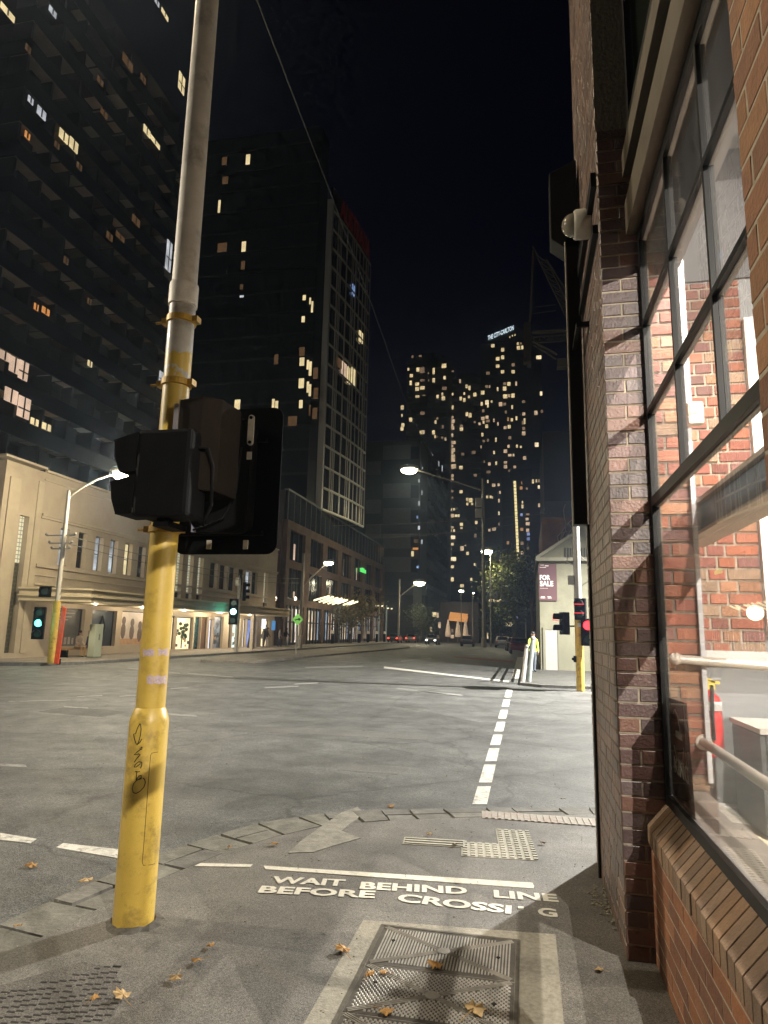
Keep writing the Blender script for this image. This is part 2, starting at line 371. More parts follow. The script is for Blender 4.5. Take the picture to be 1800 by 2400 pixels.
# near footpath with its curved bluestone kerb
outer = [(-3.32, -8.0)] + [tuple(G(*p, 0)[:2]) for p in ((0, 2165), (120, 2110), (280, 2040), (380, 1995), (500, 1958), (620, 1925), (760, 1905), (900, 1898), (1100, 1893), (1390, 1892))] + [(12.0, 7.55)]
inner = [(-3.0, -8.0)] + [tuple(G(*p, 0)[:2]) for p in ((0, 2245), (150, 2170), (280, 2105), (400, 2050), (520, 2000), (640, 1962), (760, 1935), (900, 1924), (1100, 1915), (1390, 1908))] + [(12.0, 7.2)]
b = MB(); b.prism(inner + [(12.0, -8.0)], -.4, 0.0); struct(b.build('footpath', A_PATH))
def along(poly, d):
    acc = 0
    for i in range(len(poly) - 1):
        a, c = Vector(poly[i]), Vector(poly[i + 1]); l = (c - a).length
        if acc + l >= d: return a + (c - a) * ((d - acc) / l)
        acc += l
    return Vector(poly[-1])
def plen(p): return sum((Vector(p[i + 1]) - Vector(p[i])).length for i in range(len(p) - 1))
def near_pt(poly, p):
    best = None
    for i in range(len(poly) - 1):
        a, c = Vector(poly[i]), Vector(poly[i + 1]); d = c - a; u = max(0, min(1, (p - a).dot(d) / d.length_squared)); q = a + d * u
        if best is None or (q - p).length < best[0]: best = ((q - p).length, q)
    return best[1]
rnd = random.Random(5); k = MB(); lo, li = plen(outer), plen(inner); t = .0
while t < 1:
    dt = rnd.uniform(.26, .48) / lo; t2 = min(1, t + dt); gp = .010 / lo
    oa, ob = along(outer, (t + gp) * lo), along(outer, (t2 - gp) * lo); q = [oa, ob, near_pt(inner, ob), near_pt(inner, oa)]
    split = rnd.random() < .45
    parts = [q] if not split else [[q[0], q[1], q[1].lerp(q[2], .52), q[0].lerp(q[3], .46)], [q[0].lerp(q[3], .5), q[1].lerp(q[2], .56), q[2], q[3]]]
    for pq in parts:
        cc = sum(pq, Vector((0, 0))) / 4; g_ = rnd.uniform(.72, 1.12); k.prism([(p.x + rnd.uniform(-.008, .008) + (cc.x - p.x) * .03, p.y + rnd.uniform(-.008, .008) + (cc.y - p.y) * .03) for p in pq], -.3, rnd.uniform(-.005, .006), 0, (g_, g_ * rnd.uniform(.97, 1.0), g_ * rnd.uniform(.9, .98)))
    t = t2
struct(k.build('kerb', M_KERB))
b = MB(); b.prism(outer + list(reversed(inner)), -.4, -.02); struct(b.build('kerb_bed', mat('kerb_mortar', (.075, .070, .060), .9, var=.4, scale=30)))

def gpoly(px, z): return [tuple(G(a, c, z)[:2]) for a, c in px]
def sheet(mb, px, z, th=.004): mb.prism(gpoly(px, z), z - th, z + .001)
# pale worn ramp patch in the footpath
b = MB(); b.prism(gpoly([(838, 1892), (853, 1906), (800, 1948), (845, 1965), (775, 1985), (735, 1998), (676, 2000), (705, 1972), (750, 1940), (800, 1905)], 0), -.03, .004)
struct(b.build('concrete_patch', mat('pale_concrete', (.235, .22, .185), .85, var=.35, scale=10, bump=.5, dirt=(.13, .12, .10), dirt_scale=4, dirt_amt=.9)))
# wait line and lettering on the footpath
b = MB()
sheet(b, [(618, 2029), (1248, 2069), (1252, 2077), (1250, 2082), (622, 2037)], .003); sheet(b, [(470, 2023), (592, 2026), (586, 2032), (455, 2030)], .003)
def ground_text(mb, body, bl, br_, hgt, bold=.035, z=.0045):
    a = G(*bl, z); c = G(*br_, z); u = c - a; v = Vector((-u.y, u.x, 0)).normalized() * hgt
    put_text(mb, body, a, u, v, bold)
for body, a, c, h in (('WAIT', (632, 2069), (806, 2077), .125), ('BEHIND', (842, 2083), (1096, 2096), .13), ('LINE', (1158, 2103), (1310, 2114), .13),
                      ('BEFORE', (603, 2092), (878, 2105), .125), ('CROSSI', (928, 2112), (1198, 2142), .135), ('G', (1262, 2146), (1308, 2150), .13)):
    ground_text(b, body, a, c, h)
a = G(1214, 2128, .0045); b.box(a.x, a.x + .035, a.y, a.y + .03, .0, .0055)
struct(b.build('painted_wait_line', M_PAINT2), 'white stencilled words telling people to wait behind the line', 'road marking')
# markings on the road
b = MB(); z = RZ + .004
sheet(b, [(0, 1952), (85, 1966), (70, 1976), (0, 1968)], z); sheet(b, [(148, 1976), (300, 1993), (285, 2013), (132, 1986)], z)
ys = [(1885, 1843), (1834, 1792), (1784, 1754), (1746, 1722), (1714, 1692), (1684, 1664), (1656, 1640), (1634, 1616)]
for y0, y1 in ys:
    xa = 1124 + (1885 - y0) * .262; xb = 1124 + (1885 - y1) * .262; wa = 15.5 * (y0 - 1475) / 400 + 1.2; wb = 15.5 * (y1 - 1475) / 400 + 1.2
    sheet(b, [(xa - wa, y0), (xa + wa, y0), (xb + wb, y1), (xb - wb, y1)], z)
sheet(b, [(1199, 1590), (1216, 1590), (1228, 1540), (1213, 1540)], z)
sheet(b, [(900, 1562), (1193, 1596), (1193, 1599), (900, 1566)], z)
struct(b.build('road_markings', M_PAINT))
b = MB()
for p in ((20, 165, 1641), (180, 240, 1630), (280, 330, 1629), (620, 700, 1608), (690, 745, 1600), (400, 440, 1611)):
    sheet(b, [(p[0], p[2] + 2), (p[1], p[2] - 1), (p[1], p[2] + 1), (p[0], p[2] + 4)], z)
for x0, y0, x1, y1, wd in ((150, 1655, 205, 1658, 3), (390, 1671, 460, 1676, 5), (0, 1790, 60, 1792, 6), (715, 1563, 850, 1560, 2), (940, 1548, 1010, 1541, 3), (930, 1612, 1050, 1627, 2), (300, 1565, 420, 1577, 2), (440, 1577, 545, 1586, 2), (980, 1618, 1082, 1628, 3)):
    sheet(b, [(x0, y0), (x1, y1), (x1 + 3, y1 + wd), (x0, y0 + wd)], z)
struct(b.build('worn_road_marking', mat('worn_paint', (.24, .235, .22), .75, var=.2, scale=20, dirt=(.09, .09, .085), dirt_scale=9, dirt_amt=1.0)))
b = MB(); sheet(b, [(1060, 1538), (1208, 1549), (1203, 1553), (1070, 1541)], RZ + .004); struct(b.build('red_lane_paint', mat('red_lane', (.22, .045, .035), .8, var=.2)))
# tactile paving
M_TAC = mat('tactile_tile', (.42, .40, .34), .8, var=.12, scale=25, bump=.2, dirt=(.2, .18, .15), dirt_scale=10)
def tactile(polys, org, ribs, studs=False):
    mb = MB(); o = G(*org, 0); e = Vector((.9955, .0945, 0)); f = Vector((-.0945, .9955, 0))
    for x0, x1, y0, y1 in polys:
        mb.frame_box(o + e * x0 + f * y0 + Vector((0, 0, -.03)), e * (x1 - x0), f * (y1 - y0), (0, 0, .034))
        if ribs:
            y = y0 + .02
            while y < y1 - .02:
                mb.frame_box(o + e * (x0 + .015) + f * y + Vector((0, 0, .004)), e * (x1 - x0 - .03), f * .03, (0, 0, .006)); y += .062
        if studs:
            x = x0 + .03
            while x < x1 - .01:
                y = y0 + .035
                while y < y1 - .01:
                    mb.frame_box(o + e * (x - .017) + f * (y - .017) + Vector((0, 0, .004)), e * .034, f * .034, (0, 0, .006)); y += .06
                x += .06
    return mb
struct(tactile([(-.56, .02, .02, .38), (-.26, .02, .385, .80)], (1255, 2020), False, True).build('tactile_paving', M_TAC))
struct(tactile([(0, .52, 0, .19)], (943, 1979), True).build('tactile_guide_strip', M_TAC))
b = MB(); o = G(1130, 1918, 0)
b.frame_box(o + Vector((0, 0, -.03)), Vector((1.6, .05, 0)), Vector((-.02, .26, 0)), (0, 0, .034))
for i in range(26): b.frame_box(o + Vector((.03 + i * .06, .012, .004)), Vector((.026, 0, 0)), Vector((-.015, .24, 0)), (0, 0, .006))
struct(b.build('tactile_kerb_strip', mat('tactile_worn', (.36, .33, .29), .8, var=.25, scale=20, dirt=(.3, .12, .09), dirt_scale=3, dirt_amt=.5)))
# telecom pit: concrete surround, two patterned steel covers
pit = thing('service_pit', 'rectangular pit with two patterned steel covers in a pale concrete surround', 'pit cover', (-.45, 3.7, 0))
b = MB(); X0, X1, Y0, Y1 = -.985, .135, 2.55, 4.28
M_SUR = mat('pit_concrete', (.26, .24, .195), .85, var=.25, scale=35, bump=.5, bscale=90, dirt=(.15, .135, .10), dirt_scale=22, dirt_amt=.6)
cx0, cx1, cy0, cy1 = -.845, -.085, 2.80, 4.175
b.prism([(X0, Y0), (X1, Y0), (X1, Y1 + .05), (X0, Y1 - .05)], -.05, .003); b.build('surround', M_SUR, pit, bevel=.004)
M_POL = mat('polished_tread', (.50, .47, .42), .38, .45, var=.25, scale=9, dirt=(.16, .145, .12), dirt_scale=5, dirt_amt=.7)
M_STEEL = mat('cover_steel', (.10, .09, .077), .5, .35, var=.3, scale=18, bump=.15, dirt=(.10, .09, .075), dirt_scale=6, dirt_amt=.7)
M_EDGE = mat('cover_edge', (.16, .145, .12), .5, .6, var=.3, scale=20)
b = MB()
for x in (cx0 - .02, cx1): b.box(x, x + .02, cy0, cy1 + .02, -.02, .0065)
for y in (cy0 - .02, cy1): b.box(cx0, cx1, y, y + .02, -.02, .0065)
b.build('rim', M_EDGE, pit)
for ci in range(3):
    y1 = cy1 - .004 - ci * .46; y0 = y1 - .452
    b = MB(); b.box(cx0 + .003, cx1 - .003, y0, y1, -.015, .005)
    # raised pattern
    def inbar(x, y):
        s = (x - cx0) / (cx1 - cx0); t_ = (y - y0) / (y1 - y0)
        return abs(t_ - s) < .045 or abs(t_ - 1 + s) < .045 or s < .03 or s > .97 or t_ < .05 or t_ > .95
    rb = .0066
    if ci == 0:
        x = cx0 + .03
        while x < cx1 - .02:
            y = y0 + .03
            while y < y1 - .03:
                e = y
                while e < y1 - .03 and not inbar(x + .005, e): e += .006
                if e - y > .012: b.box(x, x + .0075, y, e, .004, .008, 1)
                y = e + .006
            x += .0165
    else:
        j = 0; y = y0 + .03
        while y < y1 - .025:
            x = cx0 + .03 + (.011 if j % 2 else 0)
            while x < cx1 - .025:
                if not inbar(x, y):
                    b.faces([(x - rb, y - rb, .005), (x + rb, y - rb, .005), (x + rb, y + rb, .005), (x - rb, y + rb, .005), (x - .003, y - .003, .0095), (x + .003, y - .003, .0095), (x + .003, y + .003, .0095), (x - .003, y + .003, .0095)], [(4, 5, 6, 7), (0, 1, 5, 4), (1, 2, 6, 5), (2, 3, 7, 6), (3, 0, 4, 7)], 1)
                x += .022
            y += .0165; j += 1
    cv = b.build('cover', [M_STEEL, M_POL], pit)
    b = MB()
    for q in (.25, .75):
        for yy in (.45,): b.lathe([(.011, 0), (.011, .0042)], (cx0 + (cx1 - cx0) * (.12 if q < .5 else .88), y0 + (y1 - y0) * (.62 if q < .5 else .5), .0055), n=10)
    b.build('lifting_hole', mat('hole_black', (.004, .004, .004), .9), cv)
    b = MB(); s = Vector((cx1 - cx0, y1 - y0, 0)); d = s.normalized(); nrm = Vector((-d.y, d.x, 0))
    for sg in (1, -1):
        a = Vector((cx0 + .02, (y0 if sg > 0 else y1) + sg * .012, .0052)); e2 = Vector((cx1 - .02, (y1 if sg > 0 else y0) - sg * .012, .0052)); dd = e2 - a; nn = Vector((-dd.y, dd.x, 0)).normalized()
        for off in ((-.016, .004), (-.004, .004), (.008, .004)):
            b.frame_box(a + nn * off[0] + Vector((0, 0, sg * .0004)), dd, nn * .006, (0, 0, .004))
    b.lathe([(.035, 0), (.035, .0045), (.02, .0055)], ((cx0 + cx1) / 2, (y0 + y1) / 2, .0055), n=20)
    b.build('cross_rib', mat('rib_steel', (.30, .275, .235), .5, .3, var=.3, scale=12), cv)
# slotted paving panel at the bottom left
b = MB(); pts = gpoly([(-120, 2345), (195, 2255), (268, 2272), (290, 2335), (215, 2470), (-120, 2470)], 0); b.prism(pts, -.02, .003)
slot = thing('slotted_cover', 'worn asphalt topped cover with rows of dark drainage slots beside the kerb', 'cover', (pts[0][0], pts[0][1], 0))
rnd = random.Random(3)
for i in range(15):
    for j in range(11):
        x = -1 + (i * 22) - j * 7 + rnd.uniform(-2, 2); y = 2276 + j * 13 + i * -1.9 + 12 + rnd.uniform(-2, 2)
        if x < -20 or x > 268 or y > 2405 or y < 2345 - .26 * (x + 120) * 1.05 + 14: continue
        p = G(x, y, .003)
        if rnd.random() < .12: continue
        b.frame_box(p + Vector((0, 0, -.002)), (.042 * rnd.uniform(.7, 1.1), .004, 0), (-.003, .011, 0), (0, 0, .003), 1)
b.build('plate', [asphalt('slot_asphalt', (.11, .10, .088), 200, .8, .3, False), mat('slot_black', (.012, .011, .009), .95)], slot)
# manhole patches / repairs on the road
b = MB(); sheet(b, [(160, 1656), (300, 1668), (240, 1680), (90, 1668)], RZ + .001, .002); sheet(b, [(820, 1790), (960, 1800), (930, 1815), (790, 1805)], RZ + .001, .002); sheet(b, [(560, 1700), (1010, 1722), (1000, 1735), (540, 1712)], RZ + .001, .002)
struct(b.build('road_repair', asphalt('repair_asphalt', (.10, .097, .088), 140, .8, .2, False)))

# fallen plane-tree leaves, each its own
def leaf_mesh(seed):
    rnd = random.Random(seed); pts = []
    lob = [(0, .95), (14, .66), (30, .78), (44, .9), (58, .58), (78, .60), (98, .70), (122, .5), (150, .36), (180, .1)]
    for a, r_ in lob: pts.append((a, r_ * rnd.uniform(.85, 1.15)))
    pts += [(360 - a, r_ * rnd.uniform(.85, 1.15)) for a, r_ in reversed(lob[1:-1])]
    mb = MB(); c0 = Vector((0, 0, .018)); ring = []
    for a, r_ in pts:
        x, y = math.sin(R(a)) * r_ * .05, math.cos(R(a)) * r_ * .05
        ring.append(Vector((x, y, .006 + .016 * abs(math.sin(R(a * 2.3 + seed * 40))) * r_)))
    for i in range(len(ring)):
        a, c = ring[i], ring[(i + 1) % len(ring)]; dn = Vector((0, 0, -.0015))
        mb.face([c0, c, a]); mb.face([c0 + dn, a + dn, c + dn]); mb.face([a, c, c + dn, a + dn])
    mb.tube([(0, -.01, .012), (0, -.045, .008), (.006, -.075, .004)], [.0016, .0014, .001], 5)
    return mb
M_LEAF = [mat('leaf_gold', (.36, .19, .05), .7, var=.3, scale=60), mat('leaf_brown', (.13, .07, .03), .7, var=.4, scale=60), mat('leaf_tan', (.40, .27, .12), .7, var=.25, scale=60)]
LEAVES = [((75, 2033), 0, 1.25, 'curled gold leaf lying on the road left of the yellow pole'), ((205, 2068), 2, 1.3, 'pale torn leaf on the kerb stones left of the yellow pole'),
 ((42, 2172), 0, .7, 'small leaf wedged at the kerb edge by the left border'), ((640, 1980), 0, 1.0, 'tan leaf between the kerb and the pale ramp patch'), ((540, 1985), 0, .6, 'tiny leaf on the kerb stones right of the yellow pole'),
 ((1008, 1957), 2, .8, 'pale leaf just beyond the end of the ribbed guide strip'), ((1068, 1980), 1, .8, 'dark leaf lying on the ribbed guide strip'), ((1270, 1976), 1, .8, 'dark brown leaf at the right edge of the studded tactile block'),
 ((918, 1891), 0, 1.1, 'yellow leaf on the road just past the kerb apex'), ((1020, 2264), 0, 1.25, 'large golden leaf flat on the upper steel pit cover'), ((902, 2282), 0, .7, 'small leaf on the joint between the two pit covers'),
 ((803, 2232), 0, 1.3, 'ragged golden leaf on the asphalt left of the pit surround'), ((492, 2220), 0, .8, 'small leaf on the asphalt right of the yellow pole base'), ((465, 2254), 0, .9, 'narrow leaf pointing right on the open asphalt'),
 ((415, 2293), 2, 1.0, 'long pointed pale leaf on the open asphalt'), ((285, 2340), 2, 1.15, 'crumpled pale leaf at the corner of the slotted cover'), ((900, 2374), 0, 1.0, 'orange leaf lying on the lower steel cover near its left side'),
 ((1110, 2375), 2, 1.5, 'big pale maple shaped leaf on the lower steel cover'), ((1408, 2275), 2, .7, 'small pinkish leaf on the path near the brick wall'), ((865, 2288), 0, .8, 'upright curled leaf at the left corner of the lower cover'),
 ((218, 2342), 0, .6, 'small yellow leaf on the slotted cover'), ((1462, 1962), 0, .8, 'orange leaf caught against the brick pier at sill height')]
for i, (p, mi, s_, lab) in enumerate(LEAVES):
    if i == 21: continue
    zz = RZ if i in (0, 8) else .008
    q = G(*p, zz); o = leaf_mesh(i).build('fallen_leaf', M_LEAF[mi]); o.location = q; o.scale = (s_ * .95,) * 3; o.rotation_euler = (random.Random(i).uniform(-.2, .2), random.Random(i + 9).uniform(-.2, .2), random.Random(i + 3).uniform(0, 6.28))
    tag(o, lab, 'leaf', 'fallen autumn leaves')
# litter specks and grit
rnd = random.Random(11); b = MB()
for i in range(420):
    x = rnd.uniform(-3.2, .45); y = rnd.uniform(2.8, 7.0)
    if y > 6.0 and x < -1.5: continue
    r_ = rnd.uniform(.002, .006); b.ball((x, y, .004), r_, r_, r_ * .6, 5, 3)
for i in range(260):
    x = rnd.uniform(-9, .4); y = rnd.uniform(7.4, 16); r_ = rnd.uniform(.004, .012); b.ball((x, y, RZ + .004), r_, r_, r_ * .6, 5, 3)
for i in range(160):
    a = rnd.random(); p = G(1385 + a * 95 + rnd.gauss(0, 6), 2090 + a * 90 + rnd.gauss(0, 14), .004)
    if p.x < .5: r_ = rnd.uniform(.004, .013); b.ball(p, r_, r_, r_ * .5, 5, 3)
o = b.build('grit', mat('grit', (.28, .25, .19), .9, var=.6, scale=15)); struct(o, 'scattered grit and crumbs over the footpath and road', 'grit', 'stuff')

# ================================================================== BRICK CORNER BUILDING (right)
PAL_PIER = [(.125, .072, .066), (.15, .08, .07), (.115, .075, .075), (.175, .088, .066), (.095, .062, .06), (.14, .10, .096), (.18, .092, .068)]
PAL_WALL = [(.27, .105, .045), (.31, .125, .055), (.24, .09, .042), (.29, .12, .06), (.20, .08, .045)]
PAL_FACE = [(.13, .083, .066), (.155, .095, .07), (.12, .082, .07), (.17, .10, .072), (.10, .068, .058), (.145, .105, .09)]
PAL_IN = [(.27, .088, .048), (.30, .11, .066), (.25, .078, .048), (.31, .15, .085), (.22, .075, .055), (.28, .18, .12), (.19, .08, .068)]
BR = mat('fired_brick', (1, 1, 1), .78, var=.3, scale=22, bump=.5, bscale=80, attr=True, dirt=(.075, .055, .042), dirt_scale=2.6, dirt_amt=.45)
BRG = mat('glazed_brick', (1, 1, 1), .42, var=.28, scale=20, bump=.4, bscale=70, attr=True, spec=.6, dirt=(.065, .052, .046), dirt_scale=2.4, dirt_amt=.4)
MORT = mat('lime_mortar', (.34, .29, .22), .95, var=.25, scale=30, bump=.3)
MORTD = mat('dirty_mortar', (.17, .135, .10), .95, var=.3, scale=30, bump=.3)
M_BLACK = mat('black_steel', (.006, .006, .0065), .5, 0, spec=.25, var=.3, scale=10)
M_WHITEP = mat('white_painted_steel', (.26, .245, .24), .5, var=.1, scale=14, dirt=(.3, .26, .2), dirt_scale=9, dirt_amt=.4)
bld = thing('brick_building', 'red brick corner building with tall steel framed windows and sloping brick sill', 'building', (.5, 4.11, 0))
WX, PX0, YP, YN, YE = .74, .50, 4.11, 1.50, 5.71      # window plane, street face, pier's near side, near pier's edge, corner
b = MB(); b.box(PX0, .785, YP, YE, -.3, 11.5, 0); b.build('corner_pier_core', MORTD, bld)
b = MB()
brickface(b, (PX0, YP - .001, 0), (1, 0, 0), (0, 0, 1), (0, -1, 0), WX - PX0, 5.0, pal=PAL_PIER, bond='pier', seed=2, mi=0, mmi=1, dep=.006)
b.build('corner_pier_side', [BRG, MORT], bld)
b = MB()
brickface(b, (PX0 - .001, YP, 0), (0, 1, 0), (0, 0, 1), (-1, 0, 0), YE - YP, 9.6, pal=PAL_FACE, bond='flemish', seed=4, mi=0, mmi=1, dep=.0045)
b.build('corner_pier_front', [BRG, MORTD], bld)
b = MB(); b.box(PX0, 1.0, .98, YN, -.3, 11.5); b.build('near_pier_core', MORTD, bld)
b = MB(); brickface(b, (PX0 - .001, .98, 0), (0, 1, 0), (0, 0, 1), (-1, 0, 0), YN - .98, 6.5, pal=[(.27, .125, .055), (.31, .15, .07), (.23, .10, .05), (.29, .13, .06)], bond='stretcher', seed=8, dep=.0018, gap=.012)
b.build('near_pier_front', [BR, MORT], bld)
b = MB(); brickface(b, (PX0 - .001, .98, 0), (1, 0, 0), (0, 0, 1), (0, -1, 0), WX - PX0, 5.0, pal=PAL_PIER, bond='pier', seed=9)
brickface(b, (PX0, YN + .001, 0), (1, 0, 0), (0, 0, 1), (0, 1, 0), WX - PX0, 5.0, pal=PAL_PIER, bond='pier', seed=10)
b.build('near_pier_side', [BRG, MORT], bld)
SX = .645
b = MB(); b.box(SX, .90, YN, YP, -.3, .60); b.box(SX, .90, -3.5, .98, -.3, .60); b.build('sill_wall_core', MORTD, bld)
b = MB(); brickface(b, (SX - .001, YN, -.02), (0, 1, 0), (0, 0, 1), (-1, 0, 0), YP - YN, .62, pal=PAL_WALL, bond='stretcher', seed=12, dep=.0016, gap=.009)
b.build('sill_wall', [BR, MORT], bld)
b = MB(); rnd = random.Random(7); y = YN + .004
while y < YP - .02:
    yy = min(y + .076, YP - .003); c = rnd.choice([(.26, .17, .11), (.30, .20, .13), (.23, .15, .10), (.28, .17, .10)]); f_ = rnd.uniform(.85, 1.12); c = tuple(v * f_ for v in c); j = rnd.uniform(-.003, .003)
    b.ext([(SX - .02 + j, y, .603), (SX - .02 + j, y, .688 + j), (.735, y, .812), (.90, y, .812), (.90, y, .603)], (0, yy - y, 0), 0, c); y += .0845
b.build('brick_sill', [BR], bld, bevel=.004)
b = MB(); b.ext([(SX - .008, YN, .604), (SX - .008, YN, .674), (.74, YN, .798), (.89, YN, .80), (.89, YN, .604)], (0, YP - YN, 0)); b.build('sill_joint', MORTD, bld)
# window: slender steel bars, black outside and white inside
win = MB(); wi = MB()
def bar_v(y, z0, z1, wd=.026):
    win.box(WX - .012, WX + .009, y - wd / 2, y + wd / 2, z0, z1); win.box(WX + .0091, WX + .028, y - wd / 2 - .003, y + wd / 2 + .003, z0, z1)
def bar_h(z, y0, y1, ht=.03):
    win.box(WX - .013, WX + .0105, y0, y1, z - ht / 2, z + ht / 2); wi.box(WX + .0105, WX + .032, y0, y1, z - ht / 2 - .004, z + ht / 2 + .004)
for ya, yb, ms in ((YN, YP, (3.31, 2.63, 1.95)), (-3.5, .98, (.75, .1, -.55, -1.2, -1.9, -2.6))):
    for y in (ya + .025, yb - .025): bar_v(y, .80, 4.24, .05)
    for y in ms: bar_v(y, 2.48, 4.24)
    for z, h in ((.835, .05), (2.48, .058), (3.03, .028), (3.60, .028), (4.19, .07)): bar_h(z, ya, yb, h)
wn = win.build('steel_window', M_BLACK, bld); wi.build('inner_frame', M_WHITEP, wn)
b = MB(); b.box(WX + .003, WX + .007, YN, YP, .82, 4.2); b.box(WX + .003, WX + .007, -3.5, .98, .82, 4.2)
b.build('pane', glass('window_glass', (.97, .98, .975), .48, .012, veil=.012), wn)
# lintel bands and dark upper window
TAN = mat('tan_painted_steel', (.085, .066, .045), .55, var=.2, scale=5, dirt=(.05, .04, .03), dirt_scale=3)
b = MB()
for ya, yb in ((YN, YP), (-3.5, .98)):
    b.box(.66, .80, ya, yb, 4.225, 4.45); b.box(.655, .80, ya, yb, 4.64, 4.80)
b.build('lintel', TAN, bld, bevel=.004)
b = MB()
for ya, yb in ((YN, YP), (-3.5, .98)):
    b.box(.72, .86, ya, yb, 4.45, 4.64); b.box(.69, .86, ya, yb, 4.80, 5.02)
    for z in (5.9, 6.8, 7.7): b.box(.71, .77, ya, yb, z, z + .05)
    for y in ((yb - .02), ya + .02): b.box(.70, .77, y - .05, y + .05, 5.02, 9.0)
    b.box(.72, .9, ya, yb, 9.0, 11.5)
b.build('upper_frame', M_BLACK, bld)
b = MB(); b.box(WX + .0, WX + .006, YN, YP, 5.02, 9.0); b.box(WX, WX + .006, -3.5, .98, 5.02, 9.0)
b.build('upper_pane', mat('dark_green_glass', (.006, .010, .007), .12, var=.3, scale=2), bld)
b = MB(); b.box(.46, .497, YP + .02, YE, 4.62, 4.72); b.box(.46, .497, YP + .02, YE, 4.28, 4.34); b.build('wall_conduit', M_BLACK, bld)
# room
CREAM = mat('cream_floor', (.62, .54, .38), .6, var=.08, scale=3)
GREYW = mat('grey_wall', (.24, .24, .245), .7, var=.12, scale=2.5)
WHITEW = mat('white_wall', (.80, .78, .76), .7, var=.05, scale=2)
b = MB(); b.box(.86, 4.2, -3.6, 5.3, .45, .60); b.build('room_floor', CREAM, bld)
b = MB(); b.box(WX + .02, .98, YN, 4.28, .79, .845); b.build('inner_ledge', mat('ledge_stone', (.32, .275, .24), .6, var=.15, scale=8), bld)
b = MB(); b.box(4.2, 4.35, -3.6, 5.3, .45, 5.5); b.box(.9, 4.2, -3.75, -3.6, .45, 5.5); b.build('room_wall', WHITEW, bld)
b = MB(); b.box(1.0, 4.2, 5.0, 5.1, .6, 5.5); b.build('room_end_wall', GREYW, bld)
b = MB(); b.box(1.0, 4.2, 4.97, 4.997, 4.33, 5.4); b.build('upper_end_panel', mat('dark_grey_panel', (.12, .115, .12), .7, var=.2, scale=1.5), bld)
b = MB(); b.box(.86, 4.35, -3.75, 5.3, 5.4, 5.48); b.build('room_ceiling', mat('ceiling_grey', (.22, .215, .22), .8, var=.12, scale=1.5), bld)
b = MB()
for y in (4.3, 3.55, 2.8, 2.0): b.box(1.0, 4.2, y, y + .12, 5.1, 5.4)
b.box(.93, .999, -3.5, 4.28, 4.05, 5.4); b.build('ceiling_beam', mat('beam_grey', (.26, .25, .26), .7, var=.15, scale=3), bld)
b = MB(); b.box(.795, 1.0, 4.285, 5.0, .6, 5.4); b.build('inner_nib_core', MORT, bld)
b = MB(); brickface(b, (.80, 4.284, .6), (1, 0, 0), (0, 0, 1), (0, -1, 0), .2, 3.6, pal=PAL_IN, bond='flemish', seed=21, dep=.008, gap=.014)
b.build('inner_nib', [BR, mat('nib_mortar', (.15, .125, .10), .95, var=.2, scale=20)], bld)
b = MB(); brickface(b, (1.01, 4.998, 1.60), (1, 0, 0), (0, 0, 1), (0, -1, 0), .56, 2.72, pal=PAL_IN, bond='flemish', seed=23, dep=.012, gap=.014)
b.build('inner_brick_wall', [BR, mat('pale_mortar', (.30, .25, .20), .95, var=.2, scale=20)], bld)
b = MB(); b.box(1.575, 1.66, 4.94, 4.998, 1.72, 4.0); b.box(1.66, 3.6, 4.9, 4.998, 1.72, 3.55); b.build('white_panel', WHITEW, bld)
b = MB(); b.box(1.0, 4.0, 4.9, 4.996, 1.55, 1.62); b.box(1.0, 4.0, 4.88, 4.996, .6, .64); b.build('dado_ledge', mat('dado_grey', (.45, .44, .43), .6, var=.1), bld)
bm_ = MB(); bm_.box(1.05, 1.17, 1.0, 4.9, 2.34, 2.5); bm_.build('floor_beam', mat('blue_steel', (.14, .19, .26), .5, var=.1), bld)
b = MB(); b.box(1.02, 1.20, 1.0, 4.9, 2.505, 2.53); b.box(1.02, 1.20, 1.0, 4.9, 2.315, 2.335); b.build('beam_flange', mat('flange_tan', (.55, .45, .38), .6, var=.1), bld)
b = MB(); b.box(1.0, 4.34, -3.7, 5.6, 5.5, 11.5); b.build('upper_storey', mat('upper_dark', (.02, .02, .02), .9), bld)
b = MB(); b.box(1.0, 8.0, 5.12, YE - .01, -.3, 11.5); b.build('side_wall', brickmat('side_brick', (.16, .07, .05), (.11, .055, .045), (.18, .15, .12)), bld)
# room lights
for (x, y), lab in (((1.55, 3.22), 'small white ceiling lamp inside the brick building above the tall window'), ((2.9, -2.1), 'white ceiling lamp deep inside the brick building')):
    zl = 5.12 if x < 2 else 4.72; t = thing('ceiling_lamp', lab, 'lamp', (x, y, zl))
    b = MB(); b.lathe([(.05, .10), (.06, .06), (.075, .03), (.07, .02)], (x, y, zl), n=16); b.tube([(x, y, zl + .1), (x, y, 5.4)], .012, 8); b.build('fitting', M_WHITEP, t, smooth=True)
    b = MB(); b.ball((x, y, zl + .015), .055, .055, .03); b.build('bulb', glow('room_bulb', ROOM, 40), t)
    lamp('room_light', (x, y, zl - .06), 2100 if x < 2 else 5200, ROOM, .012, t, 105, (-.6, 3.9, .3) if x < 2 else (-1.7, 4.0, 0), .5)
lamp('room_fill', (2.9, 2.2, 4.3), 260, ROOM, .35, None)
t = thing('strip_light', 'long fluorescent strip light inside the brick building near its ceiling', 'lamp', (2.9, 2.2, 4.5))
b = MB(); b.box(2.84, 2.96, 1.6, 2.8, 4.52, 4.60); b.build('housing', M_WHITEP, t)
b = MB(); b.tube([(2.9, 1.62, 4.5), (2.9, 2.78, 4.5)], .02, 8); b.build('tube', glow('strip_tube', (1, .95, .88), 14), t)
